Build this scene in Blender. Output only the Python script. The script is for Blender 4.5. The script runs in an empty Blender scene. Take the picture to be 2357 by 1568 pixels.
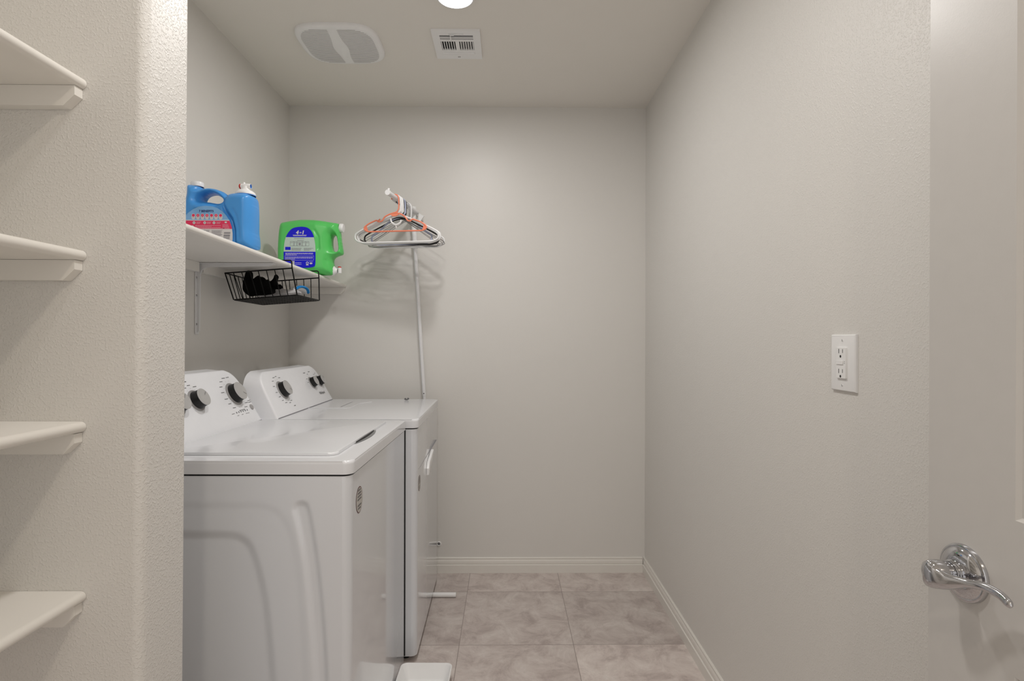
import bpy, bmesh, math, random
import numpy as np
from mathutils import Vector, Matrix
random.seed(7)
PI = math.pi
S = bpy.context.scene
C = S.collection

# ------------------------------------------------------------------ camera
F_PX = 1250.0
CAM_H = 1.2214
cam_d = bpy.data.cameras.new('camera')
cam_d.sensor_width = 36.0
cam_d.lens = F_PX * 36.0 / 2357.0
cam_d.clip_start = 0.02
cam = bpy.data.objects.new('camera', cam_d)
C.objects.link(cam)
cam.matrix_world = (Matrix.Translation((0, 0, CAM_H)) @ Matrix.Rotation(-0.0111, 4, 'Z')
                    @ Matrix.Rotation(PI / 2 - 0.0018, 4, 'X') @ Matrix.Rotation(0.0025, 4, 'Z'))
S.camera = cam

# ------------------------------------------------------------------ world, exposure, lights
w = bpy.data.worlds.new('world')
S.world = w
w.use_nodes = True
w.node_tree.nodes['Background'].inputs[0].default_value = (1.0, 0.965, 0.93, 1)
w.node_tree.nodes['Background'].inputs[1].default_value = 0.95
S.view_settings.view_transform = 'Standard'
S.view_settings.look = 'None'
S.view_settings.gamma = 1
S.view_settings.use_curve_mapping = False
S.view_settings.exposure = -0.02

LIGHTS = [((-0.182, 1.918), 7.5, (1.0, 0.975, 0.955)), ((-0.13, 0.89), 7.3, (1.0, 0.965, 0.925)), ((0.10, -0.75), 9.0, (1.0, 0.87, 0.70))]
HC = 2.44
for (lx, ly), en, col in LIGHTS:
    ld = bpy.data.lights.new('downlight_lamp', 'AREA')
    ld.shape = 'DISK'; ld.size = 0.12; ld.energy = en; ld.color = col
    lo = bpy.data.objects.new('downlight_lamp', ld)
    lo.location = (lx, ly, HC - 0.024); C.objects.link(lo)

# ------------------------------------------------------------------ materials
def mat(name, col, rough=0.5, metal=0.0, coat=0.0, bump=None, noise=None, ior=1.45, emit=None, spec=0.5, alpha=None, trans=0.0):
    m = bpy.data.materials.new(name); m.use_nodes = True
    nt = m.node_tree; b = nt.nodes['Principled BSDF']
    b.inputs['Base Color'].default_value = (*col, 1)
    b.inputs['Roughness'].default_value = rough
    b.inputs['Metallic'].default_value = metal
    b.inputs['Coat Weight'].default_value = coat
    b.inputs['Coat Roughness'].default_value = 0.04
    b.inputs['IOR'].default_value = ior
    b.inputs['Specular IOR Level'].default_value = spec
    b.inputs['Transmission Weight'].default_value = trans
    if alpha is not None: b.inputs['Alpha'].default_value = alpha
    if emit:
        b.inputs['Emission Color'].default_value = (*emit[0], 1)
        b.inputs['Emission Strength'].default_value = emit[1]
    tc = nt.nodes.new('ShaderNodeTexCoord')
    n = nt.nodes.new('ShaderNodeTexNoise')
    n.inputs['Scale'].default_value = (noise or (40, 0.03))[0]
    n.inputs['Detail'].default_value = 3
    nt.links.new(tc.outputs['Object'], n.inputs['Vector'])
    amt = (noise or (40, 0.02))[1]
    mx = nt.nodes.new('ShaderNodeMix'); mx.data_type = 'RGBA'
    mx.inputs[6].default_value = (*[c * (1 - amt) for c in col], 1)
    mx.inputs[7].default_value = (*[min(1, c * (1 + amt)) for c in col], 1)
    nt.links.new(n.outputs['Fac'], mx.inputs[0])
    nt.links.new(mx.outputs[2], b.inputs['Base Color'])
    if bump:
        sc, dist, strength = bump
        n2 = nt.nodes.new('ShaderNodeTexNoise'); n2.inputs['Scale'].default_value = sc
        n2.inputs['Detail'].default_value = 2.0; n2.inputs['Roughness'].default_value = 0.45
        n2.inputs['Distortion'].default_value = 0.25
        nt.links.new(tc.outputs['Object'], n2.inputs['Vector'])
        r = nt.nodes.new('ShaderNodeMapRange')
        r.inputs['From Min'].default_value = 0.47; r.inputs['From Max'].default_value = 0.70
        r.interpolation_type = 'SMOOTHSTEP'
        nt.links.new(n2.outputs['Fac'], r.inputs['Value'])
        bp = nt.nodes.new('ShaderNodeBump'); bp.inputs['Strength'].default_value = strength
        bp.inputs['Distance'].default_value = dist
        nt.links.new(r.outputs['Result'], bp.inputs['Height'])
        nt.links.new(bp.outputs['Normal'], b.inputs['Normal'])
    return m

M = {}
WALL = (0.735, 0.717, 0.685)
M['wall'] = mat('painted_orange_peel_wall', WALL, 0.42, bump=(250, 0.0009, 0.36), noise=(3, 0.015))
M['wall_smooth'] = mat('painted_smooth_texture_wall', WALL, 0.40, bump=(200, 0.0007, 0.10), noise=(3, 0.015))
M['wall_heavy'] = mat('painted_knockdown_wall', WALL, 0.42, bump=(240, 0.0011, 0.50), noise=(3, 0.015))
M['ceiling'] = mat('painted_ceiling', (0.83, 0.80, 0.75), 0.7, bump=(160, 0.0008, 0.10), noise=(3, 0.015))
M['trim'] = mat('semi_gloss_trim_paint', (0.78, 0.755, 0.71), 0.35)
M['shelf'] = mat('painted_shelf_board', (0.83, 0.805, 0.76), 0.38, noise=(12, 0.02))
M['door'] = mat('door_paint', (0.59, 0.572, 0.55), 0.33, bump=(500, 0.0003, 0.05))
M['enamel'] = mat('white_appliance_enamel', (0.755, 0.775, 0.815), 0.25, coat=0.85, ior=1.5, bump=(300, 0.0002, 0.03), noise=(8, 0.004))
M['enamel_deck'] = mat('white_textured_deck_enamel', (0.79, 0.80, 0.83), 0.24, coat=0.35, ior=1.5, bump=(300, 0.0002, 0.04), noise=(8, 0.004))
M['console'] = mat('white_console_plastic', (0.87, 0.88, 0.91), 0.28)
M['seam'] = mat('dark_seam_and_gap_shade', (0.02, 0.02, 0.02), 0.7)
M['black_plastic'] = mat('black_plastic', (0.005, 0.0045, 0.0045), 0.42)
M['grey_metal'] = mat('brushed_grey_cap', (0.52, 0.515, 0.51), 0.38, 0.25)
M['ring'] = mat('grey_ring_print', (0.36, 0.35, 0.35), 0.4)
M['print'] = mat('grey_print', (0.17, 0.17, 0.175), 0.5)
M['chrome'] = mat('chrome', (0.58, 0.58, 0.60), 0.07, 1.0)
M['wire_black'] = mat('black_coated_wire', (0.004, 0.004, 0.004), 0.45, spec=0.25)
M['steel'] = mat('hanger_steel_wire', (0.42, 0.42, 0.43), 0.25, 0.9)
M['white_plastic'] = mat('white_plastic', (0.86, 0.86, 0.86), 0.35)
M['white_metal'] = mat('white_powder_coat', (0.78, 0.78, 0.79), 0.3)
M['grey_plastic'] = mat('vent_plastic', (0.90, 0.90, 0.90), 0.45)
M['coral'] = mat('coral_plastic', (0.90, 0.27, 0.16), 0.4)
M['lavender'] = mat('pale_blue_plastic', (0.46, 0.50, 0.66), 0.4)
M['blue'] = mat('blue_bottle_plastic', (0.065, 0.32, 0.76), 0.33)
M['green'] = mat('green_bottle_plastic', (0.11, 0.62, 0.14), 0.30)
M['red'] = mat('red_button', (0.55, 0.03, 0.02), 0.4)
M['blue_ring'] = mat('blue_tap_ring', (0.06, 0.25, 0.70), 0.4)
M['label_sky'] = mat('label_sky_blue', (0.22, 0.46, 0.78), 0.4, noise=(25, 0.25))
M['label_cloud'] = mat('label_cloud', (0.62, 0.66, 0.74), 0.4, noise=(30, 0.12))
M['label_pink'] = mat('label_crimson', (0.80, 0.035, 0.12), 0.4)
M['label_white'] = mat('label_white', (0.72, 0.70, 0.70), 0.4)
M['label_grey'] = mat('label_pale_green', (0.56, 0.68, 0.62), 0.4)
M['label_navy'] = mat('label_royal_blue', (0.006, 0.006, 0.68), 0.35)
M['ink_navy'] = mat('ink_navy', (0.01, 0.03, 0.16), 0.5)
M['ink_grey'] = mat('ink_grey', (0.28, 0.27, 0.30), 0.5)
M['ink_lilac'] = mat('ink_lilac', (0.55, 0.52, 0.85), 0.5)
M['ink_pink'] = mat('ink_light_pink', (0.85, 0.40, 0.50), 0.5)
M['glove'] = mat('black_knit_glove', (0.004, 0.004, 0.004), 0.95, bump=(500, 0.0008, 0.5), spec=0.12)
M['bag'] = mat('clear_plastic_bag', (0.62, 0.61, 0.62), 0.2, alpha=0.75, bump=(60, 0.004, 0.6))
M['brush_blue'] = mat('blue_bristles', (0.01, 0.28, 0.75), 0.6, bump=(300, 0.002, 0.8))
M['sticker'] = mat('sticker_paper', (0.55, 0.53, 0.50), 0.5)
M['sticker_edge'] = mat('sticker_edge', (0.16, 0.06, 0.06), 0.5)
M['slot'] = mat('dark_slot_and_lip_shade', (0.03, 0.028, 0.028), 0.7)
M['shadow_void'] = mat('register_shade_black', (0.004, 0.004, 0.004), 0.9)
M['handle_shade'] = mat('recess_shade_grey', (0.22, 0.22, 0.22), 0.4)
M['lens'] = mat('lamp_lens', (1, 1, 1), 0.5, emit=((1.0, 0.97, 0.93), 9.0))

def tile_mat():
    m = bpy.data.materials.new('grey_slate_floor_tile'); m.use_nodes = True
    nt = m.node_tree; b = nt.nodes['Principled BSDF']; L = nt.links
    tc = nt.nodes.new('ShaderNodeTexCoord')
    mp = nt.nodes.new('ShaderNodeMapping')
    T = 0.457
    mp.inputs['Location'].default_value = (0.1839 / T, -2.626 / T, 0)
    mp.inputs['Scale'].default_value = (1 / T, 1 / T, 1)
    L.new(tc.outputs['Object'], mp.inputs['Vector'])
    sep = nt.nodes.new('ShaderNodeSeparateXYZ'); L.new(mp.outputs[0], sep.inputs[0])
    def math_(op, a, bb=None, c=None):
        n = nt.nodes.new('ShaderNodeMath'); n.operation = op
        for i, v in enumerate((a, bb, c)):
            if v is None: continue
            if isinstance(v, (int, float)): n.inputs[i].default_value = v
            else: L.new(v, n.inputs[i])
        return n.outputs[0]
    cells, edges = [], []
    for k in range(2):
        fl = math_('FLOOR', sep.outputs[k]); cells.append(fl)
        fr = math_('FRACT', sep.outputs[k])
        edges.append(math_('MINIMUM', fr, math_('SUBTRACT', 1.0, fr)))
    e = math_('MINIMUM', edges[0], edges[1])
    grout = math_('LESS_THAN', e, 0.0026)
    cmb = nt.nodes.new('ShaderNodeCombineXYZ')
    L.new(cells[0], cmb.inputs[0]); L.new(cells[1], cmb.inputs[1])
    wn = nt.nodes.new('ShaderNodeTexWhiteNoise'); wn.noise_dimensions = '3D'; L.new(cmb.outputs[0], wn.inputs['Vector'])
    va = nt.nodes.new('ShaderNodeVectorMath'); va.operation = 'MULTIPLY_ADD'
    L.new(wn.outputs['Color'], va.inputs[0]); va.inputs[1].default_value = (40, 40, 40); L.new(tc.outputs['Object'], va.inputs[2])
    n1 = nt.nodes.new('ShaderNodeTexNoise'); n1.inputs['Scale'].default_value = 9; n1.inputs['Detail'].default_value = 9
    n1.inputs['Roughness'].default_value = 0.74; n1.inputs['Distortion'].default_value = 0.5
    L.new(va.outputs[0], n1.inputs['Vector'])
    cr = nt.nodes.new('ShaderNodeValToRGB')
    els = cr.color_ramp.elements
    els[0].position = 0.36; els[0].color = (0.45, 0.382, 0.362, 1)
    els[1].position = 0.64; els[1].color = (0.70, 0.64, 0.605, 1)
    x = els.new(0.5); x.color = (0.60, 0.53, 0.50, 1)
    L.new(n1.outputs['Fac'], cr.inputs[0])
    n2 = nt.nodes.new('ShaderNodeTexNoise'); n2.inputs['Scale'].default_value = 4.5; n2.inputs['Detail'].default_value = 6
    n2.inputs['Distortion'].default_value = 2.5
    L.new(va.outputs[0], n2.inputs['Vector'])
    vein = math_('SUBTRACT', 1.0, math_('MINIMUM', math_('MULTIPLY', math_('ABSOLUTE', math_('SUBTRACT', n2.outputs['Fac'], 0.5)), 70.0), 1.0))
    gate = math_('GREATER_THAN', n1.outputs['Fac'], 0.52)
    vein = math_('MULTIPLY', math_('MULTIPLY', vein, gate), 0.45)
    mx = nt.nodes.new('ShaderNodeMix'); mx.data_type = 'RGBA'
    L.new(vein, mx.inputs[0]); L.new(cr.outputs[0], mx.inputs[6]); mx.inputs[7].default_value = (0.52, 0.48, 0.44, 1)
    hs = nt.nodes.new('ShaderNodeHueSaturation')
    L.new(mx.outputs[2], hs.inputs['Color'])
    L.new(math_('MULTIPLY_ADD', wn.outputs['Value'], 0.22, 0.90), hs.inputs['Value'])
    mg = nt.nodes.new('ShaderNodeMix'); mg.data_type = 'RGBA'
    L.new(grout, mg.inputs[0]); L.new(hs.outputs[0], mg.inputs[6]); mg.inputs[7].default_value = (0.30, 0.255, 0.235, 1)
    L.new(mg.outputs[2], b.inputs['Base Color'])
    b.inputs['Roughness'].default_value = 0.45
    bp = nt.nodes.new('ShaderNodeBump'); bp.inputs['Strength'].default_value = 0.35; bp.inputs['Distance'].default_value = 0.002
    L.new(math_('SUBTRACT', n1.outputs['Fac'], math_('MULTIPLY', grout, 1.0)), bp.inputs['Height'])
    L.new(bp.outputs['Normal'], b.inputs['Normal'])
    return m
M['tile'] = tile_mat()

# ------------------------------------------------------------------ mesh helpers
def obj(name, bm, m, parent=None, smooth=True, angle=40):
    me = bpy.data.meshes.new(name)
    if isinstance(bm, bmesh.types.BMesh):
        bmesh.ops.recalc_face_normals(bm, faces=bm.faces[:]) if getattr(bm, 'is_valid', True) else None
        bm.to_mesh(me); bm.free()
    else: me = bm
    me.name = name
    for x in (m if isinstance(m, (list, tuple)) else [m]): me.materials.append(M[x])
    o = bpy.data.objects.new(name, me); C.objects.link(o)
    if parent is not None: o.parent = parent
    if smooth:
        me.polygons.foreach_set('use_smooth', [True] * len(me.polygons))
        try: me.set_sharp_from_angle(angle=math.radians(angle))
        except Exception: pass
    return o

def thing(name, label, cat, loc=(0, 0, 0), rotz=0.0, group=None):
    o = bpy.data.objects.new(name, None); C.objects.link(o)
    o.empty_display_size = 0.05
    o.location = loc; o.rotation_euler = (0, 0, rotz)
    o['label'] = label; o['category'] = cat
    if group: o['group'] = group
    return o

def tag(o, label, cat, group=None):
    o['label'] = label; o['category'] = cat
    if group: o['group'] = group
    return o

def struct(name, bm, m, **k):
    o = obj(name, bm, m, **k); o['kind'] = 'structure'; return o

def NB(): return bmesh.new()

def box(bm, x0, x1, y0, y1, z0, z1, r=0.0, seg=2, mi=0):
    vs = [bm.verts.new((x, y, z)) for x in (x0, x1) for y in (y0, y1) for z in (z0, z1)]
    idx = [(0, 1, 3, 2), (4, 6, 7, 5), (0, 4, 5, 1), (2, 3, 7, 6), (0, 2, 6, 4), (1, 5, 7, 3)]
    fs = [bm.faces.new([vs[i] for i in f]) for f in idx]
    for f in fs: f.material_index = mi
    if r > 0:
        es = list({e for f in fs for e in f.edges})
        bmesh.ops.bevel(bm, geom=es, offset=r, segments=seg, affect='EDGES', profile=0.5)
    return fs

def rrect(x0, x1, y0, y1, r, n=6):
    rs = r if isinstance(r, (list, tuple)) else [r] * 4   # order: x1y0, x1y1, x0y1, x0y0
    out = []
    for (cx, cy, a0), rr in zip(((x1, y0, -90), (x1, y1, 0), (x0, y1, 90), (x0, y0, 180)), rs):
        sx = -1 if cx == x1 else 1; sy = -1 if cy == y1 else 1
        if rr <= 0: out.append((cx, cy)); continue
        for i in range(n + 1):
            a = math.radians(a0 + 90 * i / n)
            out.append((cx + sx * rr + rr * math.cos(a), cy + sy * rr + rr * math.sin(a)))
    return out

def prism(bm, pts, lo, hi, axis='z', bevel=0.0, seg=2, mi=0):
    """extrude a 2D outline between lo and hi on an axis; pts are the other two coords"""
    def V(p, h):
        return {'z': (p[0], p[1], h), 'y': (p[0], h, p[1]), 'x': (h, p[0], p[1])}[axis]
    a = [bm.verts.new(V(p, lo)) for p in pts]; b = [bm.verts.new(V(p, hi)) for p in pts]
    n = len(pts)
    fa = bm.faces.new(a); fb = bm.faces.new(b)
    sides = [bm.faces.new((a[i], a[(i + 1) % n], b[(i + 1) % n], b[i])) for i in range(n)]
    for f in [fa, fb] + sides: f.material_index = mi
    if bevel:
        bmesh.ops.bevel(bm, geom=list(fb.edges), offset=bevel, segments=seg, affect='EDGES', profile=0.5)
    return fa, fb

def smooth_path(pts, n=8, closed=False):
    P = [Vector(p) for p in pts]; out = []; N = len(P)
    rng = range(N) if closed else range(N - 1)
    for i in rng:
        p1, p2 = P[i], P[(i + 1) % N]
        p0 = P[(i - 1) % N] if (closed or i > 0) else p1 * 2 - p2
        p3 = P[(i + 2) % N] if (closed or i + 2 < N) else p2 * 2 - p1
        for k in range(n):
            t = k / n
            out.append(0.5 * ((2 * p1) + (-p0 + p2) * t + (2 * p0 - 5 * p1 + 4 * p2 - p3) * t * t + (-p0 + 3 * p1 - 3 * p2 + p3) * t ** 3))
    if not closed: out.append(P[-1])
    return out

def fillet(pts, r, n=5, closed=False):
    """round the corners of a polyline with radius r"""
    P = [Vector(p) for p in pts]; out = []; N = len(P)
    for i, p in enumerate(P):
        if not closed and i in (0, N - 1): out.append(p); continue
        a = P[(i - 1) % N] - p; b = P[(i + 1) % N] - p
        d = min(r, a.length * 0.48, b.length * 0.48)
        A = p + a.normalized() * d; B = p + b.normalized() * d
        for k in range(n + 1):
            t = k / n
            out.append((1 - t) ** 2 * A + 2 * t * (1 - t) * p + t * t * B)
    return out

def tube(bm, pts, r, sides=8, closed=False, cap=True, up=None, mi=0):
    """sweep an ellipse; r is a number, or a function/list giving (ra, rb) per point"""
    P = [Vector(p) for p in pts]; N = len(P)
    tang = []
    for i in range(N):
        a = P[(i - 1) % N] if (closed or i > 0) else P[i]
        b = P[(i + 1) % N] if (closed or i < N - 1) else P[i]
        tang.append((b - a).normalized())
    u = Vector(up) if up else (Vector((0, 0, 1)) if abs(tang[0].z) < 0.9 else Vector((1, 0, 0)))
    rings = []
    for i in range(N):
        t = tang[i]
        if up: u = Vector(up)
        u = (u - t * u.dot(t))
        if u.length < 1e-6: u = t.orthogonal()
        u.normalize(); v = t.cross(u)
        ra, rb = (r, r) if isinstance(r, (int, float)) else (r[i] if isinstance(r, list) else r(i / (N - 1)))
        rings.append([bm.verts.new(P[i] + u * (ra * math.cos(2 * PI * k / sides)) + v * (rb * math.sin(2 * PI * k / sides))) for k in range(sides)])
    for i in range(N if closed else N - 1):
        A, B = rings[i], rings[(i + 1) % N]
        for k in range(sides):
            bm.faces.new((A[k], A[(k + 1) % sides], B[(k + 1) % sides], B[k])).material_index = mi
    if cap and not closed:
        bm.faces.new(rings[0]).material_index = mi; bm.faces.new(rings[-1]).material_index = mi
    return rings

def lathe(bm, prof, n=32, center=(0, 0, 0), axis=(0, 0, 1), mi=0):
    """profile [(radius, height)] about an axis through center"""
    ax = Vector(axis).normalized(); u = ax.orthogonal().normalized(); v = ax.cross(u); c = Vector(center)
    rings = []
    for rr, h in prof:
        if rr < 1e-6: rings.append([bm.verts.new(c + ax * h)])
        else: rings.append([bm.verts.new(c + ax * h + u * rr * math.cos(2 * PI * k / n) + v * rr * math.sin(2 * PI * k / n)) for k in range(n)])
    for A, B in zip(rings, rings[1:]):
        if len(A) == 1 and len(B) == 1: continue
        for k in range(n):
            k2 = (k + 1) % n
            if len(A) == 1: f = bm.faces.new((A[0], B[k], B[k2]))
            elif len(B) == 1: f = bm.faces.new((A[k], A[k2], B[0]))
            else: f = bm.faces.new((A[k], A[k2], B[k2], B[k]))
            f.material_index = mi

def sdf_poly(px, pz, poly):
    """signed distance (positive inside) on numpy arrays, and the nearest boundary point"""
    best = np.full(px.shape, 1e9); bx = px.copy(); bz = pz.copy(); ins = np.zeros(px.shape, bool)
    n = len(poly)
    for i in range(n):
        x0, z0 = poly[i]; x1, z1 = poly[(i + 1) % n]
        dx, dz = x1 - x0, z1 - z0; L = dx * dx + dz * dz + 1e-18
        t = np.clip(((px - x0) * dx + (pz - z0) * dz) / L, 0, 1)
        qx, qz = x0 + t * dx, z0 + t * dz
        d = np.hypot(px - qx, pz - qz); m = d < best
        best = np.where(m, d, best); bx = np.where(m, qx, bx); bz = np.where(m, qz, bz)
        cond = (z0 > pz) != (z1 > pz)
        xi = dx * (pz - z0) / (dz if abs(dz) > 1e-12 else 1e-12) + x0
        ins ^= cond & (px < xi)
    return np.where(ins, best, -best), bx, bz

def inflate(outline, holes=(), T=0.05, R=0.03, h=0.003, dent=None):
    """a closed body with rounded rims from an outline in x/z; half-thickness T along y, rim radius R"""
    xs = [p[0] for p in outline]; zs = [p[1] for p in outline]
    gx = np.arange(min(xs) - h, max(xs) + 2 * h, h); gz = np.arange(min(zs) - h, max(zs) + 2 * h, h)
    X, Z = np.meshgrid(gx, gz, indexing='ij')
    D, BX, BZ = sdf_poly(X, Z, outline)
    for ho in holes:
        d2, b2, c2 = sdf_poly(X, Z, ho); d2 = -d2
        m = d2 < D; D = np.where(m, d2, D); BX = np.where(m, b2, BX); BZ = np.where(m, c2, BZ)
    near = np.abs(D) < h * 0.5
    inside = (D > 0) | near
    Xs = np.where(near, BX, X); Zs = np.where(near, BZ, Z); Dd = np.where(near, 0, D)
    Tm = T(X, Z) if callable(T) else np.full(X.shape, T)
    q = np.clip(Dd / R, 0, 1)
    Y = Tm * np.sqrt(np.maximum(0, 1 - (1 - q) ** 2))
    if dent is not None: Y = np.where(Dd > 0, np.maximum(Y - dent(X, Z) * q, 0.0008), 0)
    bm = NB(); vf, vb = {}, {}
    def gv(i, j, side):
        dct = vf if side else vb
        if (i, j) not in dct:
            y = Y[i, j]
            if y < 1e-5:
                v = bm.verts.new((Xs[i, j], 0, Zs[i, j])); vf[(i, j)] = v; vb[(i, j)] = v
            else: dct[(i, j)] = bm.verts.new((Xs[i, j], -y if side else y, Zs[i, j]))
        return dct[(i, j)]
    nx, nz = X.shape
    for i in range(nx - 1):
        for j in range(nz - 1):
            c = [(i, j), (i + 1, j), (i + 1, j + 1), (i, j + 1)]
            c = [k for k in c if inside[k]]
            if len(c) < 3 or all(Y[k] < 1e-5 for k in c): continue
            for side in (True, False):
                try: bm.faces.new([gv(*k, side) for k in c])
                except ValueError: pass
    bmesh.ops.remove_doubles(bm, verts=bm.verts[:], dist=1e-5)
    bmesh.ops.holes_fill(bm, edges=[e for e in bm.edges if e.is_boundary], sides=6)
    for _ in range(4): bmesh.ops.smooth_vert(bm, verts=bm.verts[:], factor=0.5, use_axis_x=True, use_axis_y=True, use_axis_z=True)
    return bm

def strips(bm, poly, y, bands, dz=0.0015):
    """fill a convex outline in x/z at constant y with horizontal strips; bands [(z_top, material_index)] from top down"""
    zt = max(p[1] for p in poly); zb = min(p[1] for p in poly)
    cuts = sorted({zt, zb} | {b[0] for b in bands if zb < b[0] < zt} | set(np.arange(zb, zt, dz)), reverse=True)
    def span(z):
        xs = []
        n = len(poly)
        for i in range(n):
            (x0, z0), (x1, z1) = poly[i], poly[(i + 1) % n]
            if (z0 - z) * (z1 - z) <= 0 and abs(z1 - z0) > 1e-9: xs.append(x0 + (x1 - x0) * (z - z0) / (z1 - z0))
        return (min(xs), max(xs)) if xs else (0, 0)
    for a, b in zip(cuts, cuts[1:]):
        if a - b < 1e-7: continue
        l0, r0 = span(a - 1e-6); l1, r1 = span(b + 1e-6); mid = (a + b) / 2; mi = 0
        for zt_, m_ in bands:
            if mid < zt_: mi = m_
        yy = y
        f = bm.faces.new([bm.verts.new(p) for p in ((l0, yy, a), (r0, yy, a), (r1, yy, b), (l1, yy, b))]); f.material_index = mi

def quadface(bm, x0, x1, z0, z1, y, mi=0):
    f = bm.faces.new([bm.verts.new(p) for p in ((x0, y, z0), (x1, y, z0), (x1, y, z1), (x0, y, z1))]); f.material_index = mi
def disc(bm, cx, cz, r, y, mi=0, n=20, rx=None):
    f = bm.faces.new([bm.verts.new((cx + (rx or r) * math.cos(2 * PI * k / n), y, cz + r * math.sin(2 * PI * k / n))) for k in range(n)]); f.material_index = mi
def scribble(bm, x0, x1, z, h, y, mi, rnd=random, word=0.006):
    """a line of tiny unreadable print as short dashes"""
    x = x0
    while x < x1:
        L = min(word * rnd.uniform(0.5, 1.3), x1 - x)
        quadface(bm, x, x + L, z, z + h, y, mi); x += L + h * 0.55

def text_bm(bm, s, size, fn, mi=0, bold=0.0):
    """lettering as mesh; fn maps (u, v) of the text plane to 3D"""
    cu = bpy.data.curves.new('t', 'FONT'); cu.body = s; cu.size = size; cu.align_x = 'CENTER'; cu.resolution_u = 3; cu.offset = bold
    o = bpy.data.objects.new('t', cu); C.objects.link(o)
    me = bpy.data.meshes.new_from_object(o)
    vs = [bm.verts.new(fn(v.co.x, v.co.y)) for v in me.vertices]
    for p in me.polygons:
        try: bm.faces.new([vs[i] for i in p.vertices]).material_index = mi
        except ValueError: pass
    bpy.data.objects.remove(o); bpy.data.curves.remove(cu); bpy.data.meshes.remove(me)

# ------------------------------------------------------------------ the room
XL, XR, YD = -1.134, 0.733, 2.85
Y0 = -1.6
bm = NB(); box(bm, XL - 0.15, XR + 0.15, Y0, YD + 0.12, -0.08, 0); struct('floor', bm, 'tile', smooth=False)
bm = NB(); box(bm, XL - 0.15, XR + 0.15, Y0, YD + 0.12, HC, HC + 0.1); struct('ceiling', bm, 'ceiling', smooth=False)
bm = NB(); box(bm, XL - 0.12, XR + 0.12, YD, YD + 0.12, 0, HC); struct('wall_back', bm, 'wall_smooth', smooth=False)
bm = NB(); box(bm, XR, XR + 0.12, Y0, YD, 0, HC); struct('wall_right', bm, 'wall', smooth=False)
bm = NB(); box(bm, XL - 0.12, XL, Y0, YD, 0, HC); struct('wall_left', bm, 'wall_smooth', smooth=False)
# partition with bullnosed end
bm = NB(); r = 0.017
for fb in prism(bm, rrect(XL + 0.0005, -0.63, 0.95, 1.08, [r, r * 0.6, 0, 0], 8), 0.0, HC, 'z'): pass
for v in bm.verts:
    if v.co.x > -0.7: v.co.x += (v.co.z - 1.2) * 0.0064
struct('wall_partition', bm, 'wall_heavy', angle=60)

def base_profile():
    return [(0, .079), (.005, .079), (.0075, .076), (.0075, .072), (.0055, .069), (.0085, .064), (.0100, .058), (.0100, .047), (.0085, .044), (.0135, .041), (.0135, 0), (0, 0)]
bm = NB(); prism(bm, [(YD - a, b) for a, b in base_profile()], XL + 0.001, XR - 0.0135, 'x'); struct('baseboard_back', bm, 'trim', angle=25)
bm = NB(); prism(bm, [(XR - a, b) for a, b in base_profile()], Y0, YD, 'y'); struct('baseboard_right', bm, 'trim', angle=25)

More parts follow.
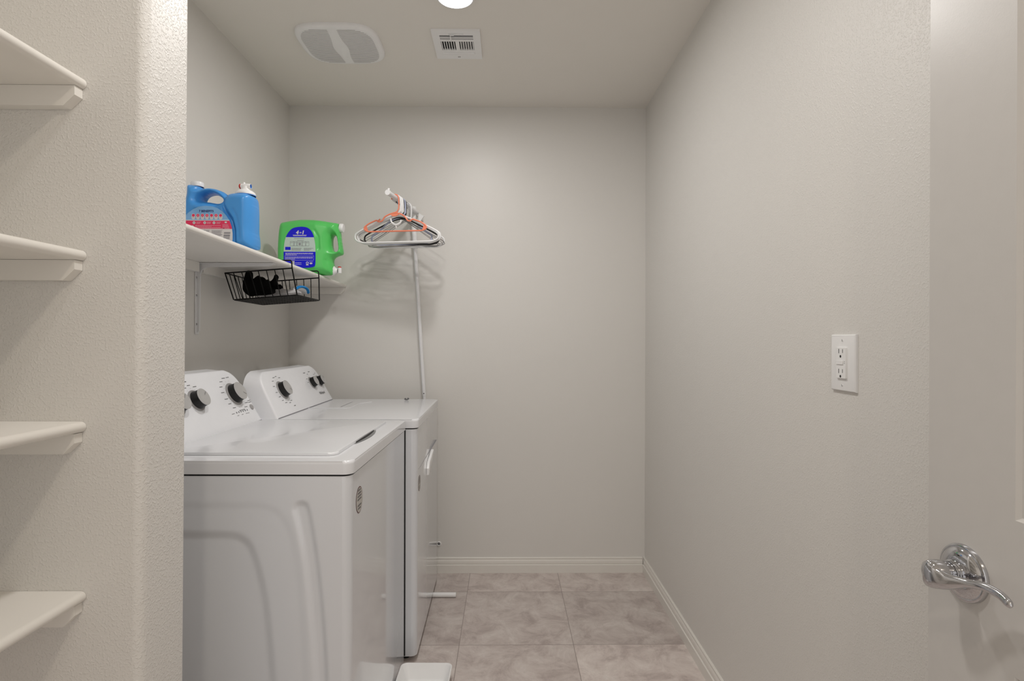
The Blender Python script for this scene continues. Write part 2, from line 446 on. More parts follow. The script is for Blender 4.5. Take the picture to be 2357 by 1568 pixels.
# door, opened back against the right wall
def make_door():
    xf, xb, ye, yh, z0, z1 = 0.605, 0.640, 0.7695, 0.010, 0.012, 2.045
    ys = [yh, yh + 0.125, ye - 0.132, ye]
    panels = [(0.13, 0.822), (1.008, 1.925)]
    bm = NB()
    zs = [z0, panels[0][0], panels[0][1], panels[1][0], panels[1][1], z1]
    def q(*p): bm.faces.new([bm.verts.new(v) for v in p])
    for side, xx, s in ((0, xf, 1), (1, xb, -1)):
        for j in range(5):
            for i in range(3):
                a, b, c, d = ys[i], ys[i + 1], zs[j], zs[j + 1]
                if i == 1 and j in (1, 3):
                    prev = (a, b, c, d, xx)
                    for off, dep in ((0.004, 0.0045), (0.016, 0.0075), (0.032, 0.0075), (0.052, 0.0030)):
                        nx = (a + off, b - off, c + off, d - off, xx + s * dep)
                        A = [(prev[4], prev[0], prev[2]), (prev[4], prev[1], prev[2]), (prev[4], prev[1], prev[3]), (prev[4], prev[0], prev[3])]
                        B = [(nx[4], nx[0], nx[2]), (nx[4], nx[1], nx[2]), (nx[4], nx[1], nx[3]), (nx[4], nx[0], nx[3])]
                        for k in range(4): q(A[k], A[(k + 1) % 4], B[(k + 1) % 4], B[k])
                        prev = nx
                    q(*[(prev[4], y, z) for y, z in ((prev[0], prev[2]), (prev[1], prev[2]), (prev[1], prev[3]), (prev[0], prev[3]))])
                else: q((xx, a, c), (xx, b, c), (xx, b, d), (xx, a, d))
    for (a, b) in (((yh, z0), (ye, z0)), ((ye, z0), (ye, z1)), ((ye, z1), (yh, z1)), ((yh, z1), (yh, z0))):
        q((xf, a[0], a[1]), (xf, b[0], b[1]), (xb, b[0], b[1]), (xb, a[0], a[1]))
    bmesh.ops.remove_doubles(bm, verts=bm.verts[:], dist=1e-5)
    d = struct('door_1', bm, 'door', angle=12)
    # lever handle with round rose on each face
    for s, xx in ((-1, xf), (1, xb)):
        yc, zc = 0.7075, 0.9160
        bm = NB()
        lathe(bm, [(0.0368, 0), (0.0368, 0.003), (0.0360, 0.0048), (0.0345, 0.0058), (0.0325, 0.0060), (0.0315, 0.0072), (0.0300, 0.0088), (0.024, 0.0115), (0.0175, 0.0135), (0.0165, 0.0135),
                   (0.0165, 0.0165), (0.0155, 0.0172), (0.0155, 0.0195), (0.0148, 0.020), (0.0148, 0.022), (0, 0.022)], 48, (xx, yc, zc), (s, 0, 0))
        rose = obj('handle_rose', bm, 'chrome', d, angle=30)
        rose['label'] = 'round chrome rose plate'
        bm = NB()
        if s < 0:
            lathe(bm, [(0.0145, 0.0225), (0.0165, 0.032), (0.0170, 0.040), (0.0150, 0.047), (0.010, 0.0505), (0, 0.052)], 32, (xx, yc, zc), (s, 0, 0))
            path = smooth_path([(xx - 0.044, yc + 0.010, zc - 0.001), (xx - 0.046, yc - 0.004, zc - 0.003), (xx - 0.041, yc - 0.022, zc - 0.0015), (xx - 0.034, yc - 0.042, zc + 0.005),
                                (xx - 0.029, yc - 0.062, zc + 0.0095), (xx - 0.028, yc - 0.082, zc + 0.0085), (xx - 0.032, yc - 0.100, zc + 0.004)], 8)
            n = len(path)
            def rad(t):
                e = math.sqrt(max(0.0, 1 - max(0, (t - 0.93) / 0.07) ** 2)) if t > 0.93 else 1
                e2 = math.sqrt(max(0.02, 1 - (1 - t / 0.08) ** 2)) if t < 0.08 else 1
                rz = 0.0165 * (1 - min(1, t * 1.9)) ** 1.2 + 0.0052
                return (max(0.0008, rz * e * e2), max(0.0006, (0.0042 + 0.003 * (1 - t)) * e * e2))
            tube(bm, path, rad, 20, up=(0, 0, 1))
        else:
            lathe(bm, [(0.0145, 0.0225), (0.0145, 0.040), (0.012, 0.047), (0, 0.050)], 32, (xx, yc, zc), (s, 0, 0))
            tube(bm, smooth_path([(xx + 0.042, yc + 0.008, zc), (xx + 0.044, yc - 0.02, zc), (xx + 0.036, yc - 0.06, zc), (xx + 0.036, yc - 0.105, zc)], 6), lambda t: (0.012 - 0.006 * t, 0.005), 14, up=(0, 0, 1))
        obj('handle_lever', bm, 'chrome', d, angle=50)
    return d
make_door()

# ------------------------------------------------------------------ ceiling: lights, fan cover, register
for i, ((lx, ly), en, col) in enumerate(LIGHTS):
    t = thing('ceiling_light', ['round recessed ceiling downlight glowing above the washer and dryer', 'round recessed ceiling downlight just inside the doorway', 'round recessed ceiling downlight out in the hallway behind the doorway'][i], 'ceiling light', (lx, ly, HC), 0, 'round recessed downlights in the ceiling')
    bm = NB(); lathe(bm, [(0.061, 0.0), (0.072, 0.0), (0.070, -0.010), (0.066, -0.014), (0.062, -0.014), (0.061, -0.008)], 48)
    obj('trim_ring', bm, 'grey_plastic', t, angle=50)
    bm = NB(); lathe(bm, [(0.062, -0.006), (0.060, -0.013), (0.052, -0.017), (0.03, -0.0195), (0, -0.0205)], 48)
    o = obj('lens', bm, 'lens', t); o['label'] = 'glowing white lens'

def fan_cover():
    t = thing('exhaust_fan_cover', 'large rounded white slotted exhaust fan cover on the ceiling', 'fan cover', (-0.680, 2.243, HC))
    a, b = 0.166, 0.146
    def outline(k, n=96):
        out = []
        for i in range(n):
            th = 2 * PI * i / n; c, s = math.cos(th), math.sin(th)
            e = 2 / 3.6
            out.append((k * a * math.copysign(abs(c) ** e, c), k * b * math.copysign(abs(s) ** e, s)))
        return out
    bm = NB(); rings = []
    for k, z in ((1.0, 0), (1.0, -0.007), (0.985, -0.012), (0.955, -0.0155), (0.91, -0.017), (0.88, -0.0172), (0.6, -0.021), (0.3, -0.023)):
        rings.append([bm.verts.new((x, y, z)) for x, y in outline(k)])
    for A, B in zip(rings, rings[1:]):
        for k in range(96): bm.faces.new((A[k], A[(k + 1) % 96], B[(k + 1) % 96], B[k]))
    bm.faces.new(rings[-1])
    obj('cover', bm, 'grey_plastic', t, angle=60)
    # slots: thin dark lines across, either side of the centre band
    def dome(x, y):
        k = max(((abs(x) / a) ** 3.6 + (abs(y) / b) ** 3.6) ** (1 / 3.6), 0)
        pts = [(0, -0.0235), (0.3, -0.023), (0.6, -0.021), (0.88, -0.0172), (0.91, -0.017), (1, -0.012)]
        for (k0, z0), (k1, z1) in zip(pts, pts[1:]):
            if k <= k1: return z0 + (z1 - z0) * (k - k0) / (k1 - k0)
        return -0.012
    def band(y):  # half width of the solid centre band and its sideways shift
        q = abs(y) / b
        return 0.0165 + 0.011 * math.exp(-((y) / 0.05) ** 2)
    bm = NB(); N = 30
    for i in range(N):
        y = -b * 0.84 + 2 * b * 0.84 * i / (N - 1)
        lim = a * 0.865 * (max(0.0, 1 - (abs(y) / (b * 0.89)) ** 3.6)) ** (1 / 3.6)
        bw = band(y)
        for s in (-1, 1):
            x0, x1 = s * (bw + 0.002), s * lim
            m = 14
            for k in range(m):
                xa, xb = x0 + (x1 - x0) * k / m, x0 + (x1 - x0) * (k + 1) / m
                hw = 0.0011
                bm.faces.new([bm.verts.new((x, yy, dome(x, yy) - 0.0006)) for x, yy in ((xa, y - hw), (xb, y - hw), (xb, y + hw), (xa, y + hw))])
    obj('grille_slot_shade_lines', bm, 'vent_slot', t, smooth=False)
M['vent_slot'] = mat('vent_slot_shade', (0.45, 0.43, 0.42), 0.8)
fan_cover()

def register():
    cx, cy = -0.202, 2.2415
    t = thing('air_register', 'square white ceiling air register with dark louvres', 'vent', (cx, cy, HC))
    A = 0.0965; B = 0.1075
    bm = NB(); # frame plate with bevelled rim and openings: built as bars around the openings
    z0, z1 = -0.0075, -0.0001
    ys = [-B, -0.073, -0.058, -0.052, -0.043, -0.029, 0.037, 0.052, 0.068, B]
    kinds = ['s', 'o', 's', 'o', 's', 'v', 's', 'c', 's']
    ow = 0.067
    for k, (a0, a1) in enumerate(zip(ys, ys[1:])):
        if kinds[k] in 's': box(bm, -A, A, a0, a1, z0, z1)
        elif kinds[k] == 'c':
            box(bm, -A, A, a0, a1, z0, z1)
        else:
            box(bm, -A, -ow, a0, a1, z0, z1); box(bm, ow, A, a0, a1, z0, z1)
            if kinds[k] == 'v': box(bm, -0.008, 0.008, a0, a1, z0, z1)
    obj('frame', bm, 'white_plastic', t, smooth=False)
    bm = NB()
    for s in (-1, 1):
        for i in range(6):
            x = s * (0.008 + 0.0098 * (i + 0.6))
            p0 = [(x - s * 0.0020, -0.0068), (x + s * 0.0012, -0.0068), (x + s * 0.008, 0.010 - 0.018), (x + s * 0.006, -0.0002)]
            prism(bm, [(x - 0.0014, -0.0070), (x + 0.0014, -0.0070), (x + 0.0014 + s * 0.003, -0.0008), (x - 0.0014 + s * 0.003, -0.0008)], -0.029, 0.037, 'y')
    obj('louvre', bm, 'white_plastic', t, smooth=False)
    bm = NB()
    tube(bm, [(-ow + 0.004, -0.0625, -0.010), (ow - 0.004, -0.0625, -0.010)], (lambda q: (0.0010, 0.0012)), 8, up=(0, 0, 1))
    obj('vane', bm, 'white_plastic', t); bm = NB()
    tube(bm, [(-ow + 0.002, 0.060, -0.0085), (ow, 0.060, -0.0085)], (lambda q: (0.003, 0.006)), 10, up=(0, 0, 1))
    obj('vane', bm, 'white_plastic', t); bm = NB()
    tube(bm, smooth_path([(-0.030, -0.083, -0.009), (0.0, -0.086, -0.0095), (0.030, -0.083, -0.009)], 6), 0.0012, 6)
    obj('vane', bm, 'white_plastic', t)
    bm = NB(); box(bm, -0.025, -0.020, -0.074, -0.050, -0.0165, -0.009, 0.001); box(bm, -0.025, -0.008, -0.082, -0.078, -0.0125, -0.0095, 0.001)
    obj('damper_lever', bm, 'white_plastic', t)
    bm = NB(); box(bm, -ow - 0.003, ow + 0.003, -0.076, 0.040, -0.0009, -0.0001); obj('duct_shade_plate', bm, 'shadow_void', t, smooth=False)  # black plate stands in for the shaded depth of the duct
    bm = NB(); lathe(bm, [(0.0022, -0.0075), (0.0022, -0.0085), (0, -0.009)], 12, (-0.004, 0.090, 0)); lathe(bm, [(0.0022, -0.0075), (0.0022, -0.0085), (0, -0.009)], 12, (0.002, 0.090, 0)); obj('screw', bm, 'print', t)
register()

# ------------------------------------------------------------------ outlet on the right wall
def outlet():
    cy, cz = 1.1645, 1.1728
    t = thing('wall_outlet', 'white two-socket wall outlet with test button on the right wall', 'outlet', (XR, cy, cz))
    hy, hz = 0.0425, 0.0612
    bm = NB(); prism(bm, [(-hy, -hz), (hy, -hz), (hy, hz), (-hy, hz)], 0.0, -0.0065, 'x', bevel=0.0045, seg=3)
    obj('cover_plate', bm, 'white_plastic', t, angle=30)
    bm = NB(); prism(bm, rrect(-0.0165, 0.0165, -0.0335, 0.0335, 0.0015, 3), -0.0064, -0.0105, 'x', bevel=0.0006, seg=1)
    rec = obj('receptacle', bm, 'white_plastic', t, angle=30)
    x = -0.01065
    def pq(y0, y1, z0, z1): bm.faces.new([bm.verts.new((x, a, b)) for a, b in ((y0, z0), (y1, z0), (y1, z1), (y0, z1))])
    for zc in (0.0225, -0.0205):
        bm = NB()
        pq(-0.0075, -0.0058, zc - 0.001, zc + 0.007); pq(0.0055, 0.0075, zc - 0.002, zc + 0.0075)
        bm.faces.new([bm.verts.new((x, 0.0005 + 0.0030 * math.cos(k * PI / 6), zc - 0.0085 + 0.0030 * math.sin(k * PI / 6))) for k in range(12)])
        obj('socket', bm, 'slot', rec, smooth=False)
    bm = NB(); box(bm, -0.0122, -0.0106, -0.009, 0.0135, -0.0035, 0.0055, 0.0004, 1); obj('test_button', bm, 'white_plastic', rec)
    bm = NB()
    for zz in (0.003, -0.0005): bm.faces.new([bm.verts.new((-0.01235 + 0.0017, -0.0135 + 0.0009 * math.cos(k * PI / 4), zz + 0.0009 * math.sin(k * PI / 4))) for k in range(8)])
    obj('indicator', bm, 'slot', rec, smooth=False)
    for zz in (0.0485, -0.0485):
        bm = NB(); lathe(bm, [(0.0024, 0.0062), (0.0024, 0.0072), (0, 0.0075)], 12, (0, 0, zz), (-1, 0, 0)); s = obj('screw', bm, 'white_plastic', t)
        bm = NB(); box(bm, -0.0077, -0.00745, -0.0003, 0.0005, zz - 0.0022, zz + 0.0022); obj('screw_slot', bm, 'slot', s, smooth=False)
outlet()

# small round fitting low on the back wall, beside the dryer
t = thing('cable_grommet', 'small white ring with dark centre low on the back wall beside dryer', 'wall grommet', (-0.349, YD, 0.150))
bm = NB(); lathe(bm, [(0.0125, 0), (0.0125, 0.003), (0.010, 0.005), (0.0075, 0.004), (0.0075, 0.001)], 24, axis=(0, -1, 0)); obj('ring', bm, 'white_plastic', t)
bm = NB(); lathe(bm, [(0.0078, 0.0008), (0.0078, 0.0022), (0.003, 0.0035), (0, 0.0035)], 24, axis=(0, -1, 0)); o = obj('dark_centre', bm, 'print', t); o['label'] = 'dark metal centre'

# ------------------------------------------------------------------ shelves
def shelf_board(name, label, xb, xf, y0, y1, zt, th, cleat_y=None, group=None, cx=None, mirror=False):
    t = thing(name, label, 'shelf', (xf, y1, zt), 0, group)
    r = th / 2
    bm = NB()
    prof = [(xb - xf, -th), (-r, -th)] + [(-r + r * math.sin(a), -r - r * math.cos(a)) for a in [k * PI / 8 for k in range(1, 8)]] + [(-r, 0), (xb - xf, 0)]
    prism(bm, prof, y0 - y1, -0.0005, 'y')
    obj('shelf_board', bm, 'shelf', t, angle=40)
    # side cleat on the end wall with clipped lower corner
    bm = NB()
    x0, x1 = xb - xf, -0.007
    prism(bm, [(x0, -th - 0.0005), (x1, -th - 0.0005), (x1, -th - 0.0165), (x1 - 0.019, -th - 0.035), (x0, -th - 0.035)], -0.0185, -0.0005, 'y')
    obj('support_cleat', bm, 'shelf', t, smooth=False)
    for a, b in ([(y0, y1 - 0.019)] if cleat_y is None else [(y0, cleat_y - 0.0135), (cleat_y + 0.0135, y1 - 0.019)]):
        bm = NB(); prism(bm, [(x0 + 0.0005, -th - 0.035), (x0 + 0.0185, -th - 0.035), (x0 + 0.0185, -th - 0.0005), (x0 + 0.0005, -th - 0.0005)], a - y1, b - y1, 'y')
        obj('wall_cleat', bm, 'shelf', t, smooth=False)
    return t
PZ = [1.671, 1.374, 1.0775, 0.783]
PL = ['topmost of the four cream pantry shelves left of the partition corner', 'second from top of the cream pantry shelves at far left',
      'third from top of the cream pantry shelves at far left', 'lowest of the cream pantry shelves, its flat top seen from above']
for z, l in zip(PZ, PL):
    shelf_board('pantry_shelf', l, XL + 0.001, -0.727, 0.10, 0.95, z, 0.0185, group='cream pantry shelves at the left')
SZ, STH = 1.5245, 0.0182
def shelf_z(y): return SZ - (y - 1.44) * 0.0115      # the long shelf dips a little toward the back wall
lsh = shelf_board('laundry_shelf', 'long white wall shelf above the washer and dryer holding the bottles', XL + 0.001, -0.835, 1.10, YD, SZ, STH, cleat_y=2.0)
for ch in lsh.children:
    for v in ch.data.vertices: v.co.z += shelf_z(v.co.y + YD) - SZ

t = thing('shelf_bracket', 'white metal angle bracket under the laundry shelf', 'bracket', (XL, 2.0, shelf_z(2.0) - STH - 0.0003))
bm = NB()
w2 = 0.011
tube(bm, fillet([(0.0225, 0, -0.260), (0.0225, 0, -0.010), (0.285, 0, -0.0045)], 0.022, 6), (lambda q: (0.0035, w2)), 4, up=(0.7, 0, -0.7))
bm.free(); bm = NB()
box(bm, 0.0005, 0.0045, -w2, w2, -0.262, -0.0005, 0.0008, 1)
obj('wall_leg', bm, 'white_metal', t, angle=30)
bm = NB(); box(bm, 0.0045, 0.285, -w2, w2, -0.0045, -0.0007, 0.0008, 1); obj('shelf_leg', bm, 'white_metal', t, angle=30)
bm = NB()
prism(bm, [(0.0046, -0.256), (0.013, -0.250), (0.0155, -0.045), (0.022, -0.026), (0.040, -0.0165), (0.265, -0.012), (0.28, -0.0046), (0.0046, -0.0046)], -0.003, 0.003, 'y')
obj('rib', bm, 'white_metal', t, angle=30)
for zz in (-0.225, -0.12, -0.055):
    bm = NB(); lathe(bm, [(0.004, 0.0045), (0.003, 0.0062), (0, 0.0065)], 12, (0, -0.006, zz), (1, 0, 0)); obj('screw', bm, 'steel', t)

# ------------------------------------------------------------------ washer and dryer
def appliance(name, label, cat, loc, rot, W, D, washer):
    t = thing(name, label, cat, loc, math.radians(rot))
    r = 0.022; zb, zs = 0.026, 0.882
    prof = [(-0.022, 0.0)]
    for i in range(1, 9):
        a = -PI / 2 + i / 8 * PI / 2; prof.append((-r + r * math.cos(a), r + r * math.sin(a)))
    for i in range(1, 9):
        a = i / 8 * PI / 2; prof.append((-r + r * math.cos(a), W - r + r * math.sin(a)))
    prof += [(-D, W), (-D, 0.0)]
    bm = NB()
    a = [bm.verts.new((x, y, zb)) for x, y in prof]; b = [bm.verts.new((x, y, zs)) for x, y in prof]
    n = len(prof)
    for i in range(n):
        if i == n - 1: continue
        bm.faces.new((a[i], a[i + 1], b[i + 1], b[i]))
    bm.faces.new(a); bm.faces.new(b)
    gx = np.linspace(-D, -0.022, 130 if washer else 4); gz = np.linspace(zb, zs, 170 if washer else 4)
    X, Z = np.meshgrid(gx, gz, indexing='ij'); Dp = np.zeros(X.shape)
    if washer:
        def ss(v, a0, a1):
            q = np.clip((v - a0) / (a1 - a0), 0, 1); return q * q * (3 - 2 * q)
        def region(poly, depth, wdt, soft=0.0):
            d, _, _ = sdf_poly(X, Z, poly); return depth * ss(d, -soft, wdt)
        def curve(pts, n=10): return [(v.x, v.y) for v in smooth_path([(p[0], p[1], 0) for p in pts], n)]
        sh = 0.3836 - 0.0
        g = lambda L: [(x + sh, z) for x, z in L]
        outer = g([(-1.1, 0.820), (-0.66, 0.820)] + curve([(-0.66, 0.820), (-0.60, 0.818), (-0.555, 0.800), (-0.526, 0.755), (-0.508, 0.68), (-0.494, 0.56), (-0.484, 0.38), (-0.478, 0.10)]) + [(-1.1, 0.10)])
        inner = g([(-1.1, 0.732), (-0.70, 0.732)] + curve([(-0.70, 0.732), (-0.665, 0.728), (-0.637, 0.705), (-0.615, 0.643), (-0.598, 0.557), (-0.584, 0.42), (-0.576, 0.26), (-0.572, 0.12)]) + [(-1.1, 0.12)])
        rib = g(curve([(-0.524, 0.800), (-0.519, 0.814), (-0.503, 0.818), (-0.489, 0.806), (-0.476, 0.745), (-0.461, 0.64), (-0.450, 0.53), (-0.441, 0.38), (-0.436, 0.20)])
                + curve([(-0.462, 0.20), (-0.470, 0.38), (-0.482, 0.53), (-0.496, 0.66), (-0.513, 0.755)]))
        Dp = region(outer, 0.0015, 0.02) + region(inner, 0.0060, 0.010, 0.018) + region(rib, 0.0046, 0.008, 0.005)
        edge = np.minimum.reduce([(X + D) / 0.01, (-0.022 - X) / 0.01, (Z - zb) / 0.01, (zs - Z) / 0.01])
        Dp *= np.clip(edge, 0, 1)
    G = [[bm.verts.new((X[i, j], Dp[i, j], Z[i, j])) for j in range(X.shape[1])] for i in range(X.shape[0])]
    for i in range(X.shape[0] - 1):
        for j in range(X.shape[1] - 1): bm.faces.new((G[i][j], G[i + 1][j], G[i + 1][j + 1], G[i][j + 1]))
    bmesh.ops.remove_doubles(bm, verts=bm.verts[:], dist=1e-5)
    obj('cabinet', bm, 'enamel', t, angle=35)
    bm = NB(); prism(bm, rrect(-D + 0.004, -0.004, 0.004, W - 0.004, 0.018, 6), zs - 0.001, zs + 0.0055, 'z'); obj('seam', bm, 'seam', t)
    bm = NB(); prism(bm, rrect(-D, 0.004, -0.002, W + 0.002 if washer else W, [0.024, 0.024, 0.004, 0.004], 8), zs + 0.0048, 0.920, 'z', bevel=0.009, seg=5)
    obj('top_deck', bm, 'enamel_deck', t, angle=40)
    for fx in (-0.05, -D + 0.05):
        for fy in (0.05, W - 0.05):
            bm = NB(); lathe(bm, [(0.018, 0.0), (0.020, 0.004), (0.018, 0.010), (0.008, 0.012), (0.008, 0.026)], 16, (fx, fy, 0)); obj('foot', bm, 'black_plastic', t)
    # control console, slanted face
    K = 0.53; xf = -0.530 if washer else -0.520; zt = 1.111 if washer else 1.094; xbk = -0.660 if not washer else -D
    y0, y1 = 0.008, W - (0.004 if washer else 0.010)
    if not washer: y0 = 0.008
    Rr = 0.068
    out = []
    def face(y, z, off=0.0):
        return Vector((xf - K * (z - 0.92) + off * 0.8836, y, z + off * 0.4683))
    zlo = 0.921
    # outline in (y, z): slightly raked ends with rounded top corners
    rake = 0.022
    pts = [(y0, zlo), (y1, zlo)]
    pts_top = [Vector((y1, zlo, 0)), Vector((y1 - rake, zt, 0)), Vector((y0 + rake, zt, 0)), Vector((y0, zlo, 0))]
    fl = fillet(pts_top, Rr, 10)
    mid = (y0 + y1) / 2
    out = [(v.x, v.y + (0.004 * (1 - ((v.x - mid) / (mid - y0)) ** 2) if v.y > zt - 0.002 else 0)) for v in fl]
    bm = NB()
    rings = []
    ins = 0.006
    def shrink(k):  # scale outline towards its centre for the rounded front edge
        cy, cz = mid, zlo
        return [(cy + (y - cy) * (1 - k / (mid - y0)), cz + (z - cz) * (1 - k / (zt - zlo))) for y, z in out]
    for k, off in ((0, None), (0, -0.010), (0.0012, -0.004), (0.004, -0.0008), (0.008, 0.0)):
        if off is None: rings.append([bm.verts.new((xbk, y, z)) for y, z in shrink(0.0)])
        else: rings.append([bm.verts.new(face(y, max(z, zlo), off)) for y, z in shrink(k)])
    for A, B in zip(rings, rings[1:]):
        for i in range(len(A)): bm.faces.new((A[i], A[(i + 1) % len(A)], B[(i + 1) % len(B)], B[i]))
    bm.faces.new(rings[0]); bm.faces.new(rings[-1])
    con = obj('control_console', bm, 'console', t, angle=50)
    bm = NB()
    a_, b_ = face(y0 + 0.004, 0.9225, 0.0006), face(y1 - 0.004, 0.9225, 0.0006)
    tube(bm, [a_ - Vector((0, 0, 0.001)), b_ - Vector((0, 0, 0.001))], 0.0012, 6); obj('console_seam', bm, 'ink_grey', con)
    nrm = Vector((0.8836, 0, 0.4683)); upv = Vector((-0.4683, 0, 0.8836))
    def knob(y, z, R, h, ring=True, ang=0):
        c = face(y, z)
        k = thing_part = None
        bm = NB(); lathe(bm, [(R * 1.0, 0.003), (R * 1.0, 0.006), (R * 0.93, h * 0.62), (R * 0.92, h)], 40, c, nrm, 0)
        kn = obj('knob', bm, 'black_plastic', con, angle=40)
        kn['label'] = 'round black knob with grey cap'
        bm = NB(); lathe(bm, [(R * 0.95, h - 0.0008), (R * 0.95, h + 0.0008), (R * 0.86, h + 0.0018), (R * 0.80, h + 0.0010), (R * 0.5, h + 0.0014), (0, h + 0.0016)], 40, c, nrm)
        obj('knob_cap', bm, 'grey_metal', kn, angle=50)
        bm = NB()
        u = Vector((0, math.cos(ang), 0)) + upv * math.sin(ang); v = nrm.cross(u)
        p = c + nrm * (h + 0.0022)
        bm.faces.new([bm.verts.new(p + u * aa * R + v * bb) for aa, bb in ((0.30, -0.0007), (0.80, -0.0007), (0.80, 0.0007), (0.30, 0.0007))])
        obj('pointer_mark', bm, 'print', kn, smooth=False)
        bm = NB(); lathe(bm, [(R * 1.22, 0.0004), (R * 1.20, 0.0020), (R * 1.10, 0.0026), (R * 1.05, 0.0016), (R * 1.0, 0.0032), (0.001, 0.0032)], 40, c, nrm)
        obj('dial_ring', bm, 'ring', con, angle=40)
    bm = NB(); rn = random.Random(3 if washer else 4)
    def pr(y, z, wdt, h=0.0022):
        x = y - wdt / 2
        while x < y + wdt / 2:
            L = rn.uniform(0.0015, 0.004)
            bm.faces.new([bm.verts.new(face(yy, zz, 0.0006)) for yy, zz in ((x, z), (x + L, z), (x + L, z + h), (x, z + h))]); x += L + 0.0009
    def around(y, z, R, angs, wdt=0.014):
        for a_ in angs:
            a_ = math.radians(a_)
            pr(y + R * math.cos(a_) * 1.05, z + R * math.sin(a_) * 0.93, wdt)
            yy, zz = y + R * 0.78 * math.cos(a_), z + R * 0.74 * math.sin(a_)
            bm.faces.new([bm.verts.new(face(yy + dy, zz + dz, 0.0006)) for dy, dz in ((-0.0008, -0.0008), (0.0008, -0.0008), (0.0008, 0.0008), (-0.0008, 0.0008))])
    if washer:
        k1, k2, k3 = (0.578, 1.026), (0.352, 1.028), (0.250, 1.028)
        knob(*k1, 0.0355, 0.027, ang=-0.6); knob(*k2, 0.0300, 0.027, ang=0.7); knob(*k3, 0.0300, 0.027, ang=0.9)
        around(*k1, 0.062, (170, 192, 210, 150, 128, 105, 80, -40, -60, -80, -100, 230), 0.018)
        around(*k2, 0.050, (60, 90, 120), 0.016); pr(0.335, 1.086, 0.03, 0.003)
        pr(0.652, 0.994, 0.02); pr(0.652, 0.988, 0.02)
        for i in range(6):
            yy, zz = 0.535 + i * 0.0148, 0.966
            bm.faces.new([bm.verts.new(face(yy + 0.0030 * math.cos(q * PI / 5), zz + 0.0028 * math.sin(q * PI / 5), 0.0007)) for q in range(10)])
            if i % 2 == 0 or i == 5: pr(yy, 0.955, 0.010, 0.0016)
        pr(0.511, 0.964, 0.018, 0.0018)
        obj('printed_markings', bm, 'print', con, smooth=False)
        bm = NB(); lathe(bm, [(0.0105, 0.0003), (0.0105, 0.002), (0.009, 0.0028), (0, 0.003)], 24, face(0.648, 0.972), nrm); obj('start_button', bm, 'ring', con)
    else:
        k1, k2, k3 = (0.170, 1.014), (0.522, 1.016), (0.622, 1.016)
        knob(*k1, 0.0330, 0.026, ang=-0.6); knob(*k2, 0.0245, 0.024, ang=0.5); knob(*k3, 0.0245, 0.024, ang=0.8)
        around(*k1, 0.058, (160, 185, 205, 225, 245, 135, 110, 85, 60, -60, -80), 0.016)
        around(*k2, 0.042, (150, 175, 90), 0.012); around(*k3, 0.040, (120, 90, 150), 0.012)
        pr(0.490, 1.062, 0.022, 0.003); pr(0.555, 1.064, 0.022, 0.003); pr(0.21, 0.945, 0.016, 0.003)
        text_bm(bm, 'Whirlpool', 0.0175, lambda u, v: face(0.585 + u, 0.958 + v, 0.0007), 0, 0.0003)
        obj('printed_markings', bm, 'print', con, smooth=False)
    if washer:
        bm = NB(); prism(bm, rrect(-0.520, -0.055, 0.060, W - 0.055, [0.022, 0.022, 0.012, 0.012], 8), 0.9205, 0.9275, 'z', bevel=0.005, seg=4)
        lid = obj('lid', bm, 'enamel_deck', t, angle=40)
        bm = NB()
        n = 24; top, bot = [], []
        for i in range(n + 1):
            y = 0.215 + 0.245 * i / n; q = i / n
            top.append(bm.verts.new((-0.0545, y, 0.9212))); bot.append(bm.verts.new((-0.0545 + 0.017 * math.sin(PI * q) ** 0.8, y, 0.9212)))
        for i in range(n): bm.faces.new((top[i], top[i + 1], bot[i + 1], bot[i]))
        o = obj('lid_recess_shade', bm, 'handle_shade', lid, smooth=False); o['label'] = 'flat dark crescent painted as the shaded finger recess'  # flat patch on the deck, recess shade put into its colour
        bm = NB()
        tube(bm, [(-0.0545, 0.215 + 0.2 * i / 12 + 0.02, 0.9222) for i in range(13)], (lambda q: (0.0022, 0.0012 + 0.006 * math.sin(PI * q))), 6); obj('lid_lip_shade', bm, 'slot', lid)  # dark tube painted as the shade under the lid lip
    else:
        bm = NB()
        path = fillet([(-0.62, 0.33, 0.9205), (-0.345, 0.33, 0.9205), (-0.345, 0.50, 0.9205), (-0.30, 0.57, 0.9205), (-0.05, 0.60, 0.9205)], 0.02, 5)
        tube(bm, [p for p in path if True][:16], (lambda q: (0.0015, 0.004)), 8, up=(0, 0, 1)); obj('deck_ridge', bm, 'enamel_deck', t)
        bm = NB(); box(bm, -0.395, -0.3935, 0.38, 0.57, 0.9203, 0.9209); obj('lint_door_line', bm, 'ink_grey', t, smooth=False)
        # front door outline and handle
        bm = NB(); zt_ = 0.722
        tube(bm, fillet([(0.0002, 0.045, zt_), (0.0002, W - 0.040, zt_)], 0.008, 3), 0.0007, 6)
        obj('door_seam', bm, 'ink_grey', t)
        bm = NB(); box(bm, -0.060, -0.0425, -0.0035, -0.0002, 0.03, 0.880); obj('gap_shade_strip', bm, 'seam', t, smooth=False)  # black strip painted in as the shade between washer and dryer
        bm = NB()
        tube(bm, fillet([(0.004, 0.300, 0.605), (0.020, 0.300, 0.625), (0.020, 0.300, 0.655), (0.014, 0.360, 0.695), (0.002, 0.380, 0.705)], 0.012, 4), (lambda q: (0.010, 0.006)), 8)
        bm.free(); bm = NB()
        prism(bm, [(0.270, 0.643), (0.308, 0.640), (0.318, 0.668), (0.445, 0.704), (0.432, 0.720), (0.292, 0.694), (0.270, 0.670)], 0.0005, 0.012, 'x', bevel=0.003, seg=3)
        obj('door_handle', bm, 'white_plastic', t, angle=40)
    # oval sticker on the front
    sy, sz = (0.074, 0.803) if washer else (0.062, 0.663)
    ry, rz = (0.0300, 0.0345) if washer else (0.030, 0.0300)
    bm = NB()
